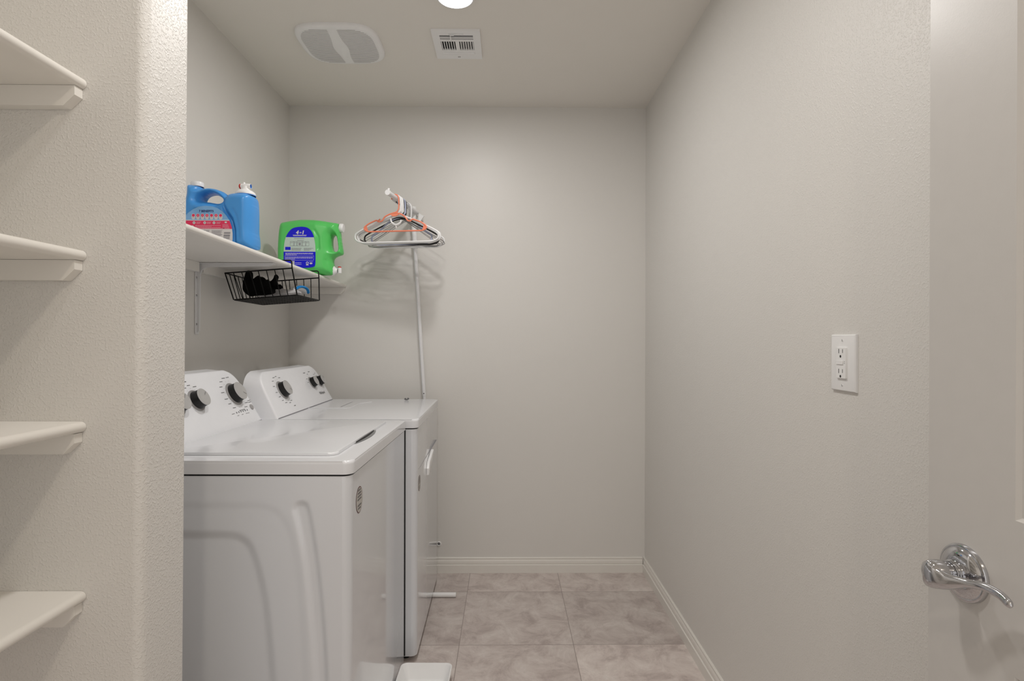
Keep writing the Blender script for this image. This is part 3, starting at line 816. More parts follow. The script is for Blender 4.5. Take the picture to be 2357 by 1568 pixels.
    def el(k, x, m):
        f = bm.faces.new([bm.verts.new((x, sy + k * ry * math.cos(2 * PI * i / 40), sz + k * rz * math.sin(2 * PI * i / 40))) for i in range(40)]); f.material_index = m
    el(1.0, 0.0005, 1); el(0.93, 0.0008, 0)
    for row in range(7):
        vv = -0.72 + row * 0.24
        if row in (2,): continue
        half = 0.62 * math.sqrt(max(0.05, 1 - vv * vv))
        u = -half
        while u < half:
            L = rn.uniform(0.07, 0.12)
            q = []
            for du, dv in ((0, 0), (L, 0), (L, 0.13), (0, 0.13)):
                q.append(bm.verts.new((0.0010, sy + (u + du) * ry * 0.95, sz + (vv + dv) * rz * 0.95)))
            bm.faces.new(q).material_index = 2
            u += L + 0.035
    st = obj('oval_sticker', bm, ['sticker', 'sticker_edge', 'print'], t, smooth=False); st['label'] = 'small oval paper sticker with lines of print'
    return t
wash = appliance('washing_machine', 'white top-load washing machine nearest the camera with three console knobs', 'washing machine', (-0.3825, 1.345, 0), -0.72, 0.680, 0.690, True)
dry = appliance('clothes_dryer', 'white clothes dryer behind the washer, beside the back wall', 'dryer', (-0.334, 2.0485, 0), 0.80, 0.694, 0.690, False)

# small dark fastener lying at the far edge of the dryer top
t = thing('wing_nut', 'tiny dark metal wing nut lying on the dryer top', 'wing nut', (-0.492, 2.700, 0.9203), 0.4)
bm = NB(); lathe(bm, [(0.005, 0), (0.005, 0.004), (0.003, 0.005), (0, 0.005)], 12)
tube(bm, [(-0.003, 0, 0.0045), (-0.008, 0, 0.0055), (-0.0105, 0, 0.007)], (lambda q: (0.0045, 0.0015)), 8); tube(bm, [(0.003, 0, 0.0045), (0.008, 0, 0.006), (0.0105, 0, 0.0085)], (lambda q: (0.0045, 0.0015)), 8)
obj('nut', bm, 'print', t)

# ------------------------------------------------------------------ bottles (outlines in metres: x along the shelf depth, z up)
SIGHT = Matrix.Rotation(-0.0111, 3, 'Z') @ Matrix.Rotation(PI / 2 - 0.0018, 3, 'X') @ Matrix.Rotation(0.0025, 3, 'Z')
def unpx(pts, Y, T=0.0, xl=0, xr=1):   # measured outline of a thing centred at distance Y with half-thickness T, in metres
    out = []
    for px, py in pts:
        q = min(1, max(0, (px - xl) / (xr - xl)))
        d = SIGHT @ Vector(((px - 1178.5) / F_PX, (784 - py) / F_PX, -1)); d /= d.y
        out.append((d.x * (Y - 0.4 * T * (1 - q)), CAM_H + d.z * (Y - 0.5 * T)))
    return out
def smooth2(pts, n=5): return [(v.x, v.y) for v in smooth_path([(a, b, 0) for a, b in pts], n, closed=True)]
def seg_dist(X, Z, pts):
    best = np.full(X.shape, 1e9)
    for (x0, z0), (x1, z1) in zip(pts, pts[1:]):
        dx, dz = x1 - x0, z1 - z0; t_ = np.clip(((X - x0) * dx + (Z - z0) * dz) / (dx * dx + dz * dz + 1e-12), 0, 1)
        best = np.minimum(best, np.hypot(X - x0 - t_ * dx, Z - z0 - t_ * dz))
    return best

def blue_bottle():
    Y = 1.86; ox, oz = -0.985, shelf_z(1.86) + 0.0036
    t = thing('detergent_bottle', 'large blue laundry bottle with crimson back label standing on the white shelf', 'laundry bottle', (ox, Y, oz))
    TH, YF, XL_, XR_ = 0.054, Y - 0.0565, 0, 1
    T_ = lambda L: [(x - ox, z - oz) for x, z in unpx(L, Y, TH, XL_, XR_)]
    F_ = lambda L: [(x - ox, z - oz) for x, z in unpx(L, YF)]
    raw = smooth2([(440, 424), (455, 423.5), (467, 427), (469.5, 434), (482, 430.5), (498, 431), (513, 436), (524, 443), (530, 448.5), (534.5, 444.5), (547, 442), (570, 442), (584, 447),
                   (589, 455), (591, 480), (591, 505), (591, 530), (593, 545), (593.5, 562), (590, 584), (580, 588), (520, 588), (460, 588), (425, 588), (417, 578), (416, 540), (420, 500), (430, 470), (437, 450)], 5)
    out = [(x - ox, max(z - oz, 0.0005)) for x, z in unpx(raw, Y, TH, XL_, XR_)]
    hole = [(x - ox, z - oz) for x, z in unpx(smooth2([(470, 459), (474, 450), (486, 445), (498, 445), (511, 451), (520, 459), (519, 463.5), (510, 466), (497, 464), (483, 462), (474, 461.5)], 4), Y, TH, XL_, XR_)]
    g1 = T_([(531, 452), (527, 470), (535, 488), (549, 508), (555, 530), (556, 560), (556, 582)])
    g2 = T_([(470, 480), (500, 478), (520, 490), (536, 513), (541, 540), (541, 575)])
    g3 = T_([(552, 486), (560, 500), (566, 525), (567, 550)])
    xr = T_([(560, 500)])[0][0]
    def Tm(X, Z): return 0.054 + 0.004 * np.clip((X - xr) / 0.03, -1, 1)
    def dent(X, Z): return 0.013 * np.exp(-(seg_dist(X, Z, g1) / 0.0060) ** 2) - 0.004 * np.exp(-(seg_dist(X, Z, g2) / 0.0055) ** 2) + 0.004 * np.exp(-(seg_dist(X, Z, g3) / 0.006) ** 2)
    bm = inflate(out, [hole], Tm, 0.032, 0.0020, dent)
    obj('bottle_body', bm, 'blue', t, angle=60)
    # caps
    def rad(px): return px * Y / F_PX
    cxz = T_([(454, 422)])[0]
    bm = NB(); lathe(bm, [(0.0205, 0), (0.0205, 0.012), (0.019, 0.0155), (0, 0.0165)], 32, (cxz[0], 0, cxz[1] - 0.005)); obj('cap', bm, 'white_plastic', t, angle=40)
    bm = NB(); lathe(bm, [(0.0212, 0), (0.0212, 0.002)], 32, (cxz[0], 0, cxz[1] - 0.0075)); obj('neck_ring', bm, 'ink_navy', t)
    sp = T_([(565, 442)])[0]
    bm = NB(); lathe(bm, [(0.0325, -0.004), (0.0325, 0.0), (0.031, 0.004), (0.024, 0.010), (0.016, 0.013), (0.013, 0.020), (0.013, 0.026), (0, 0.027)], 32, (sp[0], 0, sp[1]))
    cap = obj('dispenser_cap', bm, 'white_plastic', t, angle=40)
    bm = NB(); lathe(bm, [(0.0332, -0.007), (0.0332, -0.0045), (0.031, -0.004)], 32, (sp[0], 0, sp[1])); obj('neck_ring', bm, 'blue_ring', t)
    zc = sp[1] + 0.026
    bm = NB(); lathe(bm, [(0.0085, -0.012), (0.0095, 0.0), (0.009, 0.008), (0.0085, 0.020), (0.0078, 0.021), (0.0065, 0.016)], 24, (sp[0] - 0.002, 0, zc), (1, 0, 0)); obj('spout', bm, 'white_plastic', cap, angle=40)
    bm = NB(); lathe(bm, [(0.0068, 0.0205), (0.0055, 0.012), (0, 0.012)], 24, (sp[0] - 0.002, 0, zc), (1, 0, 0)); obj('spout_ring', bm, 'blue_ring', cap)
    bm = NB(); lathe(bm, [(0.0085, 0.012), (0.0085, 0.016), (0.0065, 0.018), (0, 0.0182)], 24, (sp[0] - 0.002, 0, zc), (-1, 0, 0)); obj('push_button', bm, 'red', cap)
    bm = NB(); lathe(bm, [(0.004, 0), (0.004, 0.0125), (0.003, 0.014), (0, 0.014)], 16, (sp[0] - 0.005, 0, zc)); obj('vent_tab', bm, 'white_plastic', cap)
    # label on the camera side
    yl = -0.0556
    lab = F_([(432, 490), (443, 482), (456, 476), (472, 473.5), (488, 475), (500, 479), (512, 487), (521, 497), (528, 508), (533, 522), (535, 537), (535, 550), (533, 571), (424, 571), (424, 500)])
    zz = lambda p: F_([(0, p)])[0][1]; xx = lambda p: F_([(p, 500)])[0][0]
    bm = NB()
    strips(bm, lab, yl, [(zz(470), 0), (zz(497), 0), (zz(503.5), 1), (zz(505.5), 2), (zz(524.5), 3)])
    lo = obj('label', bm, ['label_sky', 'label_cloud', 'label_pink', 'label_white'], t, smooth=False); lo['label'] = 'rounded back label in sky blue, crimson and white'
    y2 = yl - 0.0005
    bm = NB()
    text_bm(bm, '7 BENEFITS', 0.0098, lambda u, v: (xx(474.5) + u, y2, zz(485.8) + v), 0, 0.0003)
    cl = [(449, 488), (462, 486.5), (470, 484), (478, 486), (488, 488)]
    for i in range(7):
        px = 445 + i * 10.45
        quadface(bm, xx(px) - 0.0062, xx(px) + 0.0062, zz(498), zz(493.5), y2, 2); disc(bm, xx(px), zz(498.5), 0.0062, y2 - 0.0001, 2)
        disc(bm, xx(px), zz(493.5), 0.0060, y2 - 0.0002, 2); disc(bm, xx(px), zz(493.5), 0.0048, y2 - 0.0004, 1)
        if i in (1, 2, 3, 5): disc(bm, xx(px), zz(493.5), 0.0018, y2 - 0.0006, 3, 8)
        scribble(bm, xx(px) - 0.0042, xx(px) + 0.0042, zz(499), 0.0009, y2 - 0.0004, 4, word=0.003)
    for px, n in ((446.5, 0), (471, 0), (492.5, 0), (443, 1)):
        disc(bm, xx(px), zz(510.5 if not n else 520), 0.0046, y2, 2); disc(bm, xx(px), zz(510.8 if not n else 520), 0.0018, y2 - 0.0003, 4, 8)
    for px in (452, 476, 498):
        for k in range(3): scribble(bm, xx(px), xx(px + 10 - k), zz(509.2 + k * 1.9), 0.0013, y2, 3, word=0.004)
    quadface(bm, xx(517), xx(522), zz(511), zz(507.5), y2, 2)
    for k in range(4): scribble(bm, xx(512), xx(525 + k), zz(515 + k * 2.9), 0.0016, y2, 3, word=0.005)
    for k in range(4): scribble(bm, xx(449 if k != 1 else 449), xx(508 if k % 2 == 0 else 472 + 15 * k), zz(517.5 + k * 2.1), 0.0014, y2, 3, word=0.006)
    for k in range(7): scribble(bm, xx(487), xx(512 - (k * 3) % 5), zz(528.5 + k * 2.0), 0.0013, y2, 4, word=0.004)
    for k in range(4): scribble(bm, xx(464), xx(482 - k), zz(528.5 + k * 2.0), 0.0013, y2, 4, word=0.004)
    for k, (h, g) in enumerate(((2.2, 1), (1.2, 1), (2.6, 1.2), (1.4, 1), (2.0, 1.2), (1.0, 0.8))):
        z_ = 532 + k * 3.0; quadface(bm, xx(515.5 - k * 0.4), xx(530 - k * 0.4), zz(z_ + h), zz(z_), y2, 4)
    obj('label_print', bm, ['ink_navy', 'label_pink', 'label_white', 'ink_pink', 'ink_grey'], lo, smooth=False)
blue_bottle()

def green_bottle():
    Y = 2.53; ox, oz = -0.93, shelf_z(2.53) + 0.0025
    t = thing('detergent_bottle', 'green laundry bottle lying on its side at the far end of the shelf', 'laundry bottle', (ox, Y, oz))
    TH, YF, XL_, XR_ = 0.068, Y - 0.070, 639, 790
    T_ = lambda L: [(x - ox, z - oz) for x, z in unpx(L, Y, TH, XL_, XR_)]
    F_ = lambda L: [(x - ox, z - oz) for x, z in unpx(L, YF)]
    raw = smooth2([(639, 600), (638.5, 575), (640, 545), (643, 522), (648, 511.5), (658, 508.5), (680, 505), (700, 503.5), (725, 504), (750, 506.5), (772, 510), (781, 512),
                   (783, 520), (784.5, 531), (786.5, 550), (789.5, 570), (790.5, 580), (787, 585), (777, 588.5), (770, 593), (767.5, 600), (769.5, 610), (771, 622), (768, 633), (758, 641), (720, 644), (670, 644), (644, 643), (640, 625)], 5)
    out = [(x - ox, max(z - oz, 0.0005)) for x, z in unpx(raw, Y, TH, XL_, XR_)]
    hole = [(x - ox, z - oz) for x, z in unpx(smooth2([(766.5, 545), (769, 540.5), (773.5, 540.5), (777, 547), (779, 560), (780, 572), (777, 577), (770, 575.5), (766.5, 568), (765.5, 556)], 4), Y, TH, XL_, XR_)]
    g1 = T_([(733, 533), (741, 548), (742, 575)]); g2 = T_([(756, 600), (757, 612), (762, 628)])
    def dent(X, Z): return 0.006 * np.exp(-(seg_dist(X, Z, g1) / 0.0045) ** 2) + 0.006 * np.exp(-(seg_dist(X, Z, g2) / 0.005) ** 2)
    xq = T_([(735, 0)])[0][0]
    def Tm(X, Z): return 0.068 - 0.016 * np.clip((X - xq) / 0.05, 0, 1)
    obj('bottle_body', inflate(out, [hole], Tm, 0.036, 0.0024, dent), 'green', t, angle=60)
    c = T_([(782, 521.5)])[0]
    bm = NB(); lathe(bm, [(0.0195, 0), (0.0205, 0.004), (0.0205, 0.014), (0.018, 0.0175), (0, 0.018)], 32, (c[0], 0, c[1]), (1, 0, -0.08)); obj('cap', bm, 'white_plastic', t, angle=40)
    c = T_([(766, 622)])[0]
    bm = NB(); lathe(bm, [(0.0230, -0.004), (0.0235, 0.002), (0.021, 0.006), (0.017, 0.010), (0.013, 0.016), (0.011, 0.022)], 32, (c[0], 0, c[1] + 0.001), (1, 0, 0)); cap = obj('dispenser_cap', bm, 'white_plastic', t, angle=40)
    bm = NB(); lathe(bm, [(0.0088, -0.012), (0.0092, 0.0), (0.0088, 0.013)], 24, (c[0] + 0.030, 0, c[1] + 0.002)); lathe(bm, [(0.0088, -0.012), (0, -0.012)], 24, (c[0] + 0.030, 0, c[1] + 0.002)); obj('spout', bm, 'white_plastic', cap, angle=40)
    bm = NB(); lathe(bm, [(0.0085, 0.012), (0.0085, 0.016), (0.006, 0.019), (0, 0.0195)], 24, (c[0] + 0.030, 0, c[1] + 0.002)); obj('push_button', bm, 'red', cap)
    yl = -0.0695
    zz = lambda p: F_([(0, p)])[0][1]; xx = lambda p: F_([(p, 500)])[0][0]
    lab = F_([(653, 600), (653, 575), (655, 556), (659, 543), (666, 532), (675, 525), (690, 522), (704, 523), (714, 529), (721, 541), (725, 560), (726, 577), (726, 600), (725, 611), (722, 614), (713, 616), (695, 617), (664, 617), (655, 612)])
    lab = smooth2(lab, 4)
    bm = NB(); strips(bm, lab, yl, [(zz(515), 0), (zz(543), 1), (zz(576.5), 0)]); lo = obj('label', bm, ['label_navy', 'label_grey'], t, smooth=False); lo['label'] = 'arched royal blue and pale back label'
    bm = NB(); y2 = yl - 0.0005
    text_bm(bm, '4', 0.021, lambda u, v: (xx(684) + u + v * 0.2, y2, zz(535.5) + v), 0, 0.0013)
    text_bm(bm, 'IN', 0.0085, lambda u, v: (xx(691.5) + u + v * 0.2, y2, zz(534) + v), 0, 0.0003)
    text_bm(bm, '1', 0.021, lambda u, v: (xx(697) + u + v * 0.2, y2, zz(535.5) + v), 0, 0.0013)
    for k in range(2): scribble(bm, xx(674 + k), xx(706 - k), zz(538.6 + k * 1.8), 0.0020, y2, 0, word=0.006)
    scribble(bm, xx(677), xx(701), zz(546.5), 0.0018, y2, 1, word=0.006); scribble(bm, xx(684), xx(699), zz(551), 0.0018, y2, 1, word=0.006)
    for (a, b) in ((668, 676), (677, 683), (684, 695), (696, 703), (704, 711)):
        for e in ((a, b, 552.5, 553), (a, b, 563, 563.5), (a, a + .5, 552.5, 563.5), (b, b + .5, 552.5, 563.5)): quadface(bm, xx(e[0]), xx(e[1]), zz(e[3]), zz(e[2]), y2, 2)
        scribble(bm, xx(a + 1), xx(b - 1), zz(556), 0.0016, y2, 2, word=0.004)
    disc(bm, xx(690), zz(559), 0.005, y2, 2)
    quadface(bm, xx(656.5), xx(669), zz(572.5), zz(565.5), y2, 3)
    for k in range(3): scribble(bm, xx(671), xx(694 - k), zz(569 + k * 2.3), 0.0020, y2, 1, word=0.006); scribble(bm, xx(699.5), xx(721 - 4 * k), zz(569 + k * 2.3), 0.0020, y2, 1, word=0.006)
    for k in range(3): scribble(bm, xx(657), xx(721 if k < 2 else 683), zz(580.5 + k * 2.0), 0.0024, y2, 4, word=0.008)
    for e in ((656, 722.5, 585.5, 586), (656, 722.5, 596, 596.5), (656, 656.5, 585.5, 596.5), (722, 722.5, 585.5, 596.5)): quadface(bm, xx(e[0]), xx(e[1]), zz(e[3]), zz(e[2]), y2, 4)
    for k in range(3): scribble(bm, xx(657.5), xx(720 if k < 2 else 679), zz(589.7 + k * 2.5), 0.0026, y2, 0 if k == 9 else 4, word=0.008)
    quadface(bm, xx(670), xx(678), zz(609), zz(598), y2, 1 if False else 5); quadface(bm, xx(673), xx(674), zz(609), zz(598), y2 - 0.0003, 2); quadface(bm, xx(676), xx(676.6), zz(609), zz(598), y2 - 0.0003, 2)
    for k in range(2): scribble(bm, xx(679.5), xx(694), zz(603 + k * 3.6), 0.0026, y2, 4, word=0.006)
    disc(bm, xx(707.5), zz(602.5), 0.0062, y2, 5, 16); disc(bm, xx(707.5), zz(602.5), 0.0034, y2 - 0.0003, 3, 12); quadface(bm, xx(704.5), xx(710.5), zz(608), zz(606), y2, 5)
    disc(bm, xx(716), zz(603.5), 0.0038, y2, 5, 16, rx=0.007); scribble(bm, xx(712), xx(721), zz(600), 0.002, y2, 4, word=0.005)
    obj('label_print', bm, ['label_white', 'ink_grey', 'ink_grey', 'label_navy', 'ink_lilac', 'label_white'], lo, smooth=False)
green_bottle()

# ------------------------------------------------------------------ under-shelf wire basket
def basket():
    bx, by, bz = -0.824, 2.090, 1.4925
    t = thing('wire_basket', 'black wire basket hooked under the laundry shelf', 'basket', (bx, by, bz))
    t.rotation_euler = (-0.0115, math.radians(-4.5), 0)
    Wd, Ln, Hh = -0.252, 0.298, -0.100
    ins = 0.008; n0, n1 = 0.036, 0.010
    R1, R2 = 0.0027, 0.0018
    # main side hoops: rail, arms to the shelf
    for k, y in enumerate((0.0, Ln)):
        yi = y + (n0 if k == 0 else -n1)
        bm = NB()
        tube(bm, fillet([(0.002, yi, Hh), (0.004, y, 0.0), (0.004, y, 0.030), (-0.120, y, 0.0380)], 0.008, 4), R1, 8)
        obj('shelf_hook', bm, 'wire_black', t)
    bm = NB()
    tube(bm, [(0.006, 0, 0), (Wd, 0, 0), (Wd, Ln, 0), (0.004, Ln, 0)], R1, 8)
    obj('rim_wire', bm, 'wire_black', t)
    bm = NB()
    n = 8
    def xs(i): return Wd + ins * 0 + (0 - Wd) * i / n
    for i in range(1, n):   # U wires running along y, down both end faces
        x = xs(i); xb_ = x * 0.93 - 0.004
        tube(bm, fillet([(x, 0, 0), (xb_, n0, Hh), (xb_, Ln - n1, Hh), (x, Ln, 0)], 0.01, 3), R2, 6)
    m = 9
    for i in range(1, m):
        y = Ln * i / m
        yb = n0 + (Ln - n0 - n1) * i / m
        tube(bm, fillet([(Wd, y, 0), (Wd + ins, yb, Hh), (0.002, yb, Hh)], 0.008, 3), R2, 6)
    for i in range(22):
        x = (Wd + ins) * (i + 0.5) / 22
        tube(bm, [(x, n0, Hh - 0.0015), (x, Ln - n1, Hh - 0.0015)], R2 * 0.85, 5)
    for i in range(8):
        y = n0 + (Ln - n0 - n1) * (i + .5) / 8
        tube(bm, [(Wd + ins, y, Hh + 0.0015), (0.0, y, Hh + 0.0015)], R2 * 0.85, 5)
    obj('wire_grid', bm, 'wire_black', t)
    bm = NB()
    tube(bm, fillet([(Wd + ins, n0, Hh), (0.002, n0, Hh), (0.002, Ln - n1, Hh), (Wd + ins, Ln - n1, Hh)], 0.01, 4, closed=True), R1, 8, closed=True)
    obj('base_wire', bm, 'wire_black', t)
    bm = NB(); tube(bm, [(Wd, 0.0, 0), (Wd + ins, n0, Hh)], R1, 6)
    obj('corner_wire', bm, 'wire_black', t); bm = NB()
    tube(bm, [(Wd, Ln, 0), (Wd + ins, Ln - n1, Hh)], R1, 6)
    obj('corner_wire', bm, 'wire_black', t)
basket()

def gloves():
    Y = 2.165; ox, oz = -0.985, 1.4015
    def mk(raw, yoff, T, R, lab, off=(0, 0), h=0.0025):
        out = [(x - ox + off[0], min(z, 1.5015) - oz + off[1]) for x, z in unpx(smooth2(raw, 4), Y + yoff, T, 540, 640)]
        t = thing('work_glove', lab, 'glove', (ox, Y + yoff, oz - 0.006), 0)
        obj('glove_body', inflate(out, [], T, R, h), 'glove', t, angle=70)
        return t
    t = mk([(557.5, 655), (559, 642), (562, 632), (565, 622), (570, 617.5), (576, 618.5), (580.5, 626), (581, 638), (588, 633), (594.5, 628.5), (598, 632), (603, 632), (609, 635), (612, 639), (617, 638),
        (620, 642), (622, 650), (626, 660), (630, 664), (632, 670), (627, 674), (610, 677), (590, 678), (576, 680), (571, 678), (562, 671), (558, 664)], 0.0, 0.022, 0.016,
       'black knit glove with one finger poking up in the wire basket')
    t = mk([(612, 650), (618, 645), (625, 641), (630, 635), (632, 628.5), (637, 627), (641.5, 632), (640, 640), (638, 647), (641, 650), (646, 650), (650, 655), (649, 661), (642, 664), (634, 663), (634, 670), (627, 674), (612, 674), (607, 662)], 0.043, 0.018, 0.014,
       'black knit glove with two fingers pointing toward the blue brush')
gloves()

def bag_and_brush():
    # clear bag of pale grey cloths lying in the basket
    bm = NB()
    ox, oy, oz = -0.985, 2.225, 1.4015
    t = thing('plastic_bag', 'crumpled clear plastic bag lying under the gloves in the basket', 'plastic bag', (-0.945, 2.285, 1.3960))
    bmesh.ops.create_icosphere(bm, subdivisions=4, radius=1)
    from mathutils import noise
    for v in bm.verts:
        n = noise.noise(v.co * 2.3 + Vector((3, 1, 2))) * 0.28 + noise.noise(v.co * 6) * 0.10
        c = v.co * (1 + n)
        v.co = Vector((c.x * 0.092, c.y * 0.036, max(0, c.z * 0.020 + 0.014)))
    obj('bag_film', bm, 'bag', t, angle=70)
    t = thing('scrub_brush', 'white scrub brush with blue bristles at the basket front', 'brush', (-0.879, 2.322, 1.4065), math.radians(70))
    bm = NB()
    path = smooth_path([(-0.040, 0, 0.018), (-0.022, 0, 0.028), (0.0, 0, 0.029), (0.022, 0, 0.023), (0.040, 0, 0.012)], 6)
    tube(bm, path, (lambda q: (0.006 + 0.006 * math.sin(PI * q), 0.008 + 0.014 * math.sin(PI * q))), 14, up=(0, 0, 1))
    obj('brush_body', bm, 'white_plastic', t)
    bm = NB()
    path = smooth_path([(-0.037, -0.012, 0.024), (-0.02, -0.015, 0.034), (0.0, -0.016, 0.035), (0.022, -0.015, 0.028), (0.041, -0.012, 0.014)], 6)
    tube(bm, path, (lambda q: (0.0055, 0.006 + 0.010 * math.sin(PI * q))), 10, up=(0, 0, 1))
    o = obj('bristle_band', bm, 'brush_blue', t); o['label'] = 'bright blue bristle band'
bag_and_brush()

# ------------------------------------------------------------------ garment rack: leaning pole with a hanging bar
BA = Vector((-0.531, 2.440, 1.8790)); BB = Vector((-0.470, 2.790, 1.8785))
u = (BB - BA).normalized()
t = thing('garment_rack', 'thin white pole rack with a short hanging bar against the back wall', 'garment rack', (-0.37, 2.815, 0))
def rel(p): return Vector(p) - Vector((-0.37, 2.815, 0))
bm = NB()
tube(bm, [rel((-0.364, 2.815, 0.0)), rel((-0.4225, 2.815, 0.93))], 0.0088, 20); tube(bm, [rel((-0.4225, 2.815, 0.93)), rel((-0.4710, 2.813, 1.70))], 0.0098, 20)
obj('pole', bm, 'white_metal', t)
bm = NB(); tube(bm, [rel((-0.4700, 2.813, 1.69)), rel((-0.4800, 2.812, 1.845))], 0.0125, 20); tube(bm, [rel((-0.4800, 2.812, 1.835)), rel((-0.4802, 2.812, 1.905))], 0.0145, 20); obj('upper_sleeve', bm, 'white_plastic', t)
bm = NB(); tube(bm, [rel(BA + u * 0.004), rel(BB + u * 0.035)], 0.0108, 24); obj('hanging_bar', bm, 'white_metal', t)
bm = NB(); tube(bm, [rel(BA - u * 0.004), rel(BA + u * 0.010)], 0.0122, 24); tube(bm, [rel(BA + Vector((0.003, 0, 0.010))), rel(BA + Vector((0.004, 0, 0.0185)))], 0.0050, 12); obj('end_cap', bm, 'white_plastic', t)
bm = NB(); prism(bm, [(-0.450 + 0.37, 1.872), (-0.425 + 0.37, 1.858), (-0.455 + 0.37, 1.815)], -0.006, 0.006, 'y'); obj('gusset', bm, 'white_plastic', t, smooth=False)
bm = NB(); lathe(bm, [(0.0032, 0), (0.0032, 0.0012), (0, 0.0018)], 12, rel((-0.4232, 2.8062, 0.942)), (0, -1, 0)); obj('lock_button', bm, 'print', t)
bm = NB(); tube(bm, [rel((-0.2335, 2.572, 0.0118)), rel((-0.60, 2.572, 0.0118))], 0.0112, 20); obj('foot_tube', bm, 'white_plastic', t)
bm = NB(); tube(bm, [rel((-0.50, 2.572, 0.0118)), rel((-0.37, 2.80, 0.0118)), rel((-0.364, 2.812, 0.0118))], 0.0095, 14); obj('foot_link', bm, 'white_metal', t)

# hangers
def hook_path(rr, neck_z, side=1, cx=0.0):
    c = Vector((cx, 0, -rr))
    pts = [c + Vector((rr * math.cos(a), 0, rr * math.sin(a))) for a in [math.radians(200 - 15 * k) for k in range(0, 14)]]
    return pts  # from open tip (left) over the top to the right side
def hanger(kind, label, s, rz, roll=0.0, group='clothes hangers on the short bar', colour=None, Wd=None, width=None):
    p = BA + u * s
    rr = {'coral': 0.0165, 'white': 0.0185, 'black': 0.0178, 'wire': 0.0170}[kind]
    tr = {'coral': 0.0030, 'white': 0.0038, 'black': 0.0034, 'wire': 0.0013}[kind]
    t = thing('clothes_hanger', label, 'hanger', (p.x, p.y, p.z + 0.0108 + 2 * tr + 0.0004), math.atan2(-u.x, u.y) + math.radians(rz), group)
    t.rotation_euler = (0, math.radians(roll), t.rotation_euler.z)
    m = colour or {'coral': 'coral', 'white': 'white_plastic', 'black': 'black_plastic', 'wire': 'steel'}[kind]
    W = width or {'coral': 0.148, 'white': 0.206, 'black': 0.205, 'wire': 0.196}[kind]
    nz = {'coral': -0.086, 'white': -0.090, 'black': -0.092, 'wire': -0.088}[kind]
    bz = {'coral': -0.173, 'white': -0.222, 'black': -0.220, 'wire': -0.215}[kind]
    cxo = 0.004
    hp = hook_path(rr, 0, cx=0.0)
    z0 = -tr
    hook = [v + Vector((0, 0, z0)) for v in hp] + [Vector((rr + 0.0015, 0, -0.045)), Vector((rr + 0.001, 0, nz + 0.018)), Vector((0.010, 0, nz + 0.004)), Vector((0.0, 0, nz))]
    bm = NB(); tube(bm, hook, tr, 10); obj('hook', bm, m, t)
    bm = NB()
    if kind == 'coral':
        cz = nz
        pts = [(0, cz), (-0.030, cz - 0.009), (-0.052, cz - 0.020), (-0.062, cz - 0.040), (-0.080, cz - 0.042), (-0.090, cz - 0.034), (-0.125, cz - 0.048), (-W, cz - 0.064), (-W - 0.002, cz - 0.076), (-0.132, bz),
               (0.132, bz), (W + 0.002, cz - 0.076), (W, cz - 0.064), (0.125, cz - 0.048), (0.082, cz - 0.032), (0.074, cz - 0.042), (0.060, cz - 0.040), (0.048, cz - 0.020), (0.030, cz - 0.009)]
        tube(bm, fillet([(a, 0, b) for a, b in pts], 0.010, 4, closed=True), 0.0036, 8, closed=True)
        tube(bm, [(-0.082, 0, cz - 0.037), (-0.072, 0, cz - 0.029)], 0.003, 8)
        obj('frame', bm, m, t)
        bm = NB()
        prism(bm, [(-0.028, cz - 0.006), (0.016, cz - 0.004), (0.022, cz - 0.008), (0.004, cz - 0.018), (-0.012, cz - 0.018)], -0.0022, 0.0022, 'y')
        obj('web', bm, m, t, smooth=False)
        for s_ in (-1, 1):
            bm = NB(); prism(bm, [(s_ * (W - 0.002), cz - 0.062), (s_ * (W - 0.002), bz + 0.002), (s_ * (W - 0.018), bz + 0.002), (s_ * (W - 0.010), cz - 0.058)], -0.0015, 0.0015, 'y')
            obj('web', bm, m, t, smooth=False)
    else:
        cz = nz; h = {'white': 0.012, 'black': 0.010, 'wire': 0.004}[kind]
        if kind == 'wire':
            pts = [(0, cz), (-W + 0.012, bz + 0.018), (-W, bz + 0.006), (-W + 0.02, bz), (W - 0.02, bz), (W, bz + 0.006), (W - 0.012, bz + 0.018)]
            tube(bm, fillet([(a, 0, b) for a, b in pts], 0.012, 4, closed=True), tr, 6, closed=True)
            tube(bm, [(0.003 * math.cos(k), 0.003 * math.sin(k), cz + 0.02 * k / 12 - 0.004) for k in range(13)], tr, 6)
        else:
            rb = 0.0042 if kind == 'white' else 0.0036
            pts = [(0, cz), (-0.055, cz - 0.018), (-W + 0.030, bz + 0.058), (-W, bz + 0.040), (-W + 0.004, bz + 0.012), (-W + 0.036, bz), (W - 0.036, bz), (W - 0.004, bz + 0.012), (W, bz + 0.040), (W - 0.030, bz + 0.058), (0.055, cz - 0.018)]
            tube(bm, fillet([(a, 0, b) for a, b in pts], 0.022, 5, closed=True), rb, 10, closed=True)
        obj('frame', bm, m, t)
    return t, cz, bz
hanger('coral', 'small coral plastic child hanger at the front of the bar', 0.088, 2)
tw, cz, bz = hanger('white', 'white plastic hanger directly behind the coral one, with extra hook', 0.106, 1)
bm = NB(); a0 = smooth_path([(-0.024, -0.008, cz - 0.020), (-0.023, -0.009, cz - 0.036), (-0.010, -0.009, cz - 0.050), (0.008, -0.009, cz - 0.052), (0.022, -0.009, cz - 0.043), (0.025, -0.009, cz - 0.032)], 6)
tube(bm, a0, 0.0040, 10); tube(bm, [(-0.024, -0.008, cz - 0.020), (-0.020, 0.0, cz - 0.008)], 0.004, 8); tube(bm, [(0, -0.009, cz - 0.052), (0, -0.004, cz - 0.066)], 0.004, 8)
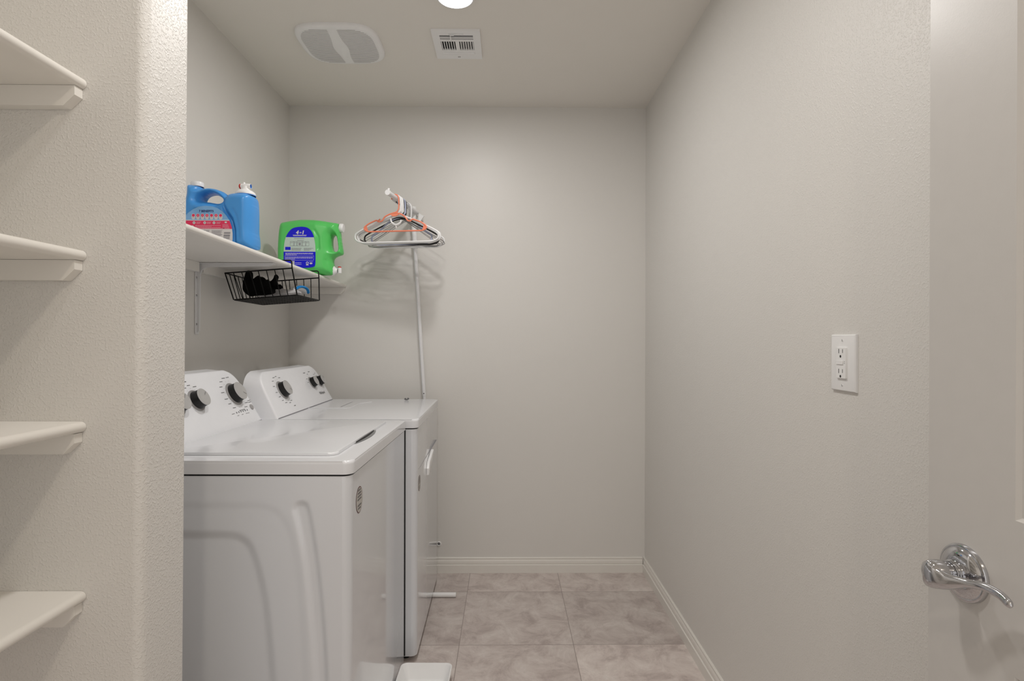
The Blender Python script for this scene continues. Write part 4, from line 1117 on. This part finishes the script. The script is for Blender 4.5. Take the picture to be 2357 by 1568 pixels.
obj('cascade_hook', bm, 'white_plastic', tw)
hanger('white', 'white plastic hanger, second of the white ones behind the coral hanger', 0.121, 1.6, 0.4, width=0.198)
hanger('white', 'white plastic hanger, third of the white ones counted from the front', 0.136, 2.2, -0.8, width=0.200)
hanger('black', 'black plastic hanger, front one of the black pair', 0.151, 3.2, 2.2, width=0.196)
hanger('white', 'pale blue-grey plastic hanger between the two black hangers', 0.166, 2.6, -0.6, colour='lavender', width=0.150)
hanger('black', 'black plastic hanger, rear one of the black pair', 0.181, 1.2, 1.2, width=0.188)
wl = ['thin steel wire hanger just behind the black hangers', 'thin steel wire hanger tilted down at the right end', 'thin steel wire hanger third from the pole', 'thin steel wire hanger next to rearmost one', 'thin steel wire hanger rearmost, nearest the pole']
for i, (s, rz, ro) in enumerate(((0.194, 0, 4.5), (0.204, -1.0, 3.2), (0.215, 0, -1.5), (0.226, -1, 0.8), (0.237, 0, -0.6))):
    hanger('wire', wl[i], s, rz, ro)
hanger('white', 'white plastic hanger behind all the wire hangers, nearest the pole', 0.252, 1, 0.5, width=0.190)

# ------------------------------------------------------------------ white tray on the floor by the washer front
t = thing('drip_tray', 'shallow white plastic tray on the floor against the washer front', 'tray', (-0.3790, 1.62, 0), math.radians(-0.72))
x0, x1, y0, y1, Hh = 0.0022, 0.184, 0.0, 0.345, 0.052
bm = NB(); rings = []
for k, z in ((0.012, 0.0), (0.010, 0.001), (0.0, Hh - 0.003), (-0.001, Hh), (0.003, Hh + 0.0008), (0.006, Hh - 0.002), (0.022, 0.008), (0.028, 0.0035)):
    rings.append([bm.verts.new((a, b, z)) for a, b in rrect(x0 + k, x1 - k, y0 + k, y1 - k, max(0.004, 0.022 - k * 0.4), 6)])
for A, B in zip(rings, rings[1:]):
    for i in range(len(A)): bm.faces.new((A[i], A[(i + 1) % len(A)], B[(i + 1) % len(B)], B[i]))
bm.faces.new(rings[0]); bm.faces.new(rings[-1])
obj('tray_shell', bm, 'white_plastic', t, angle=50)
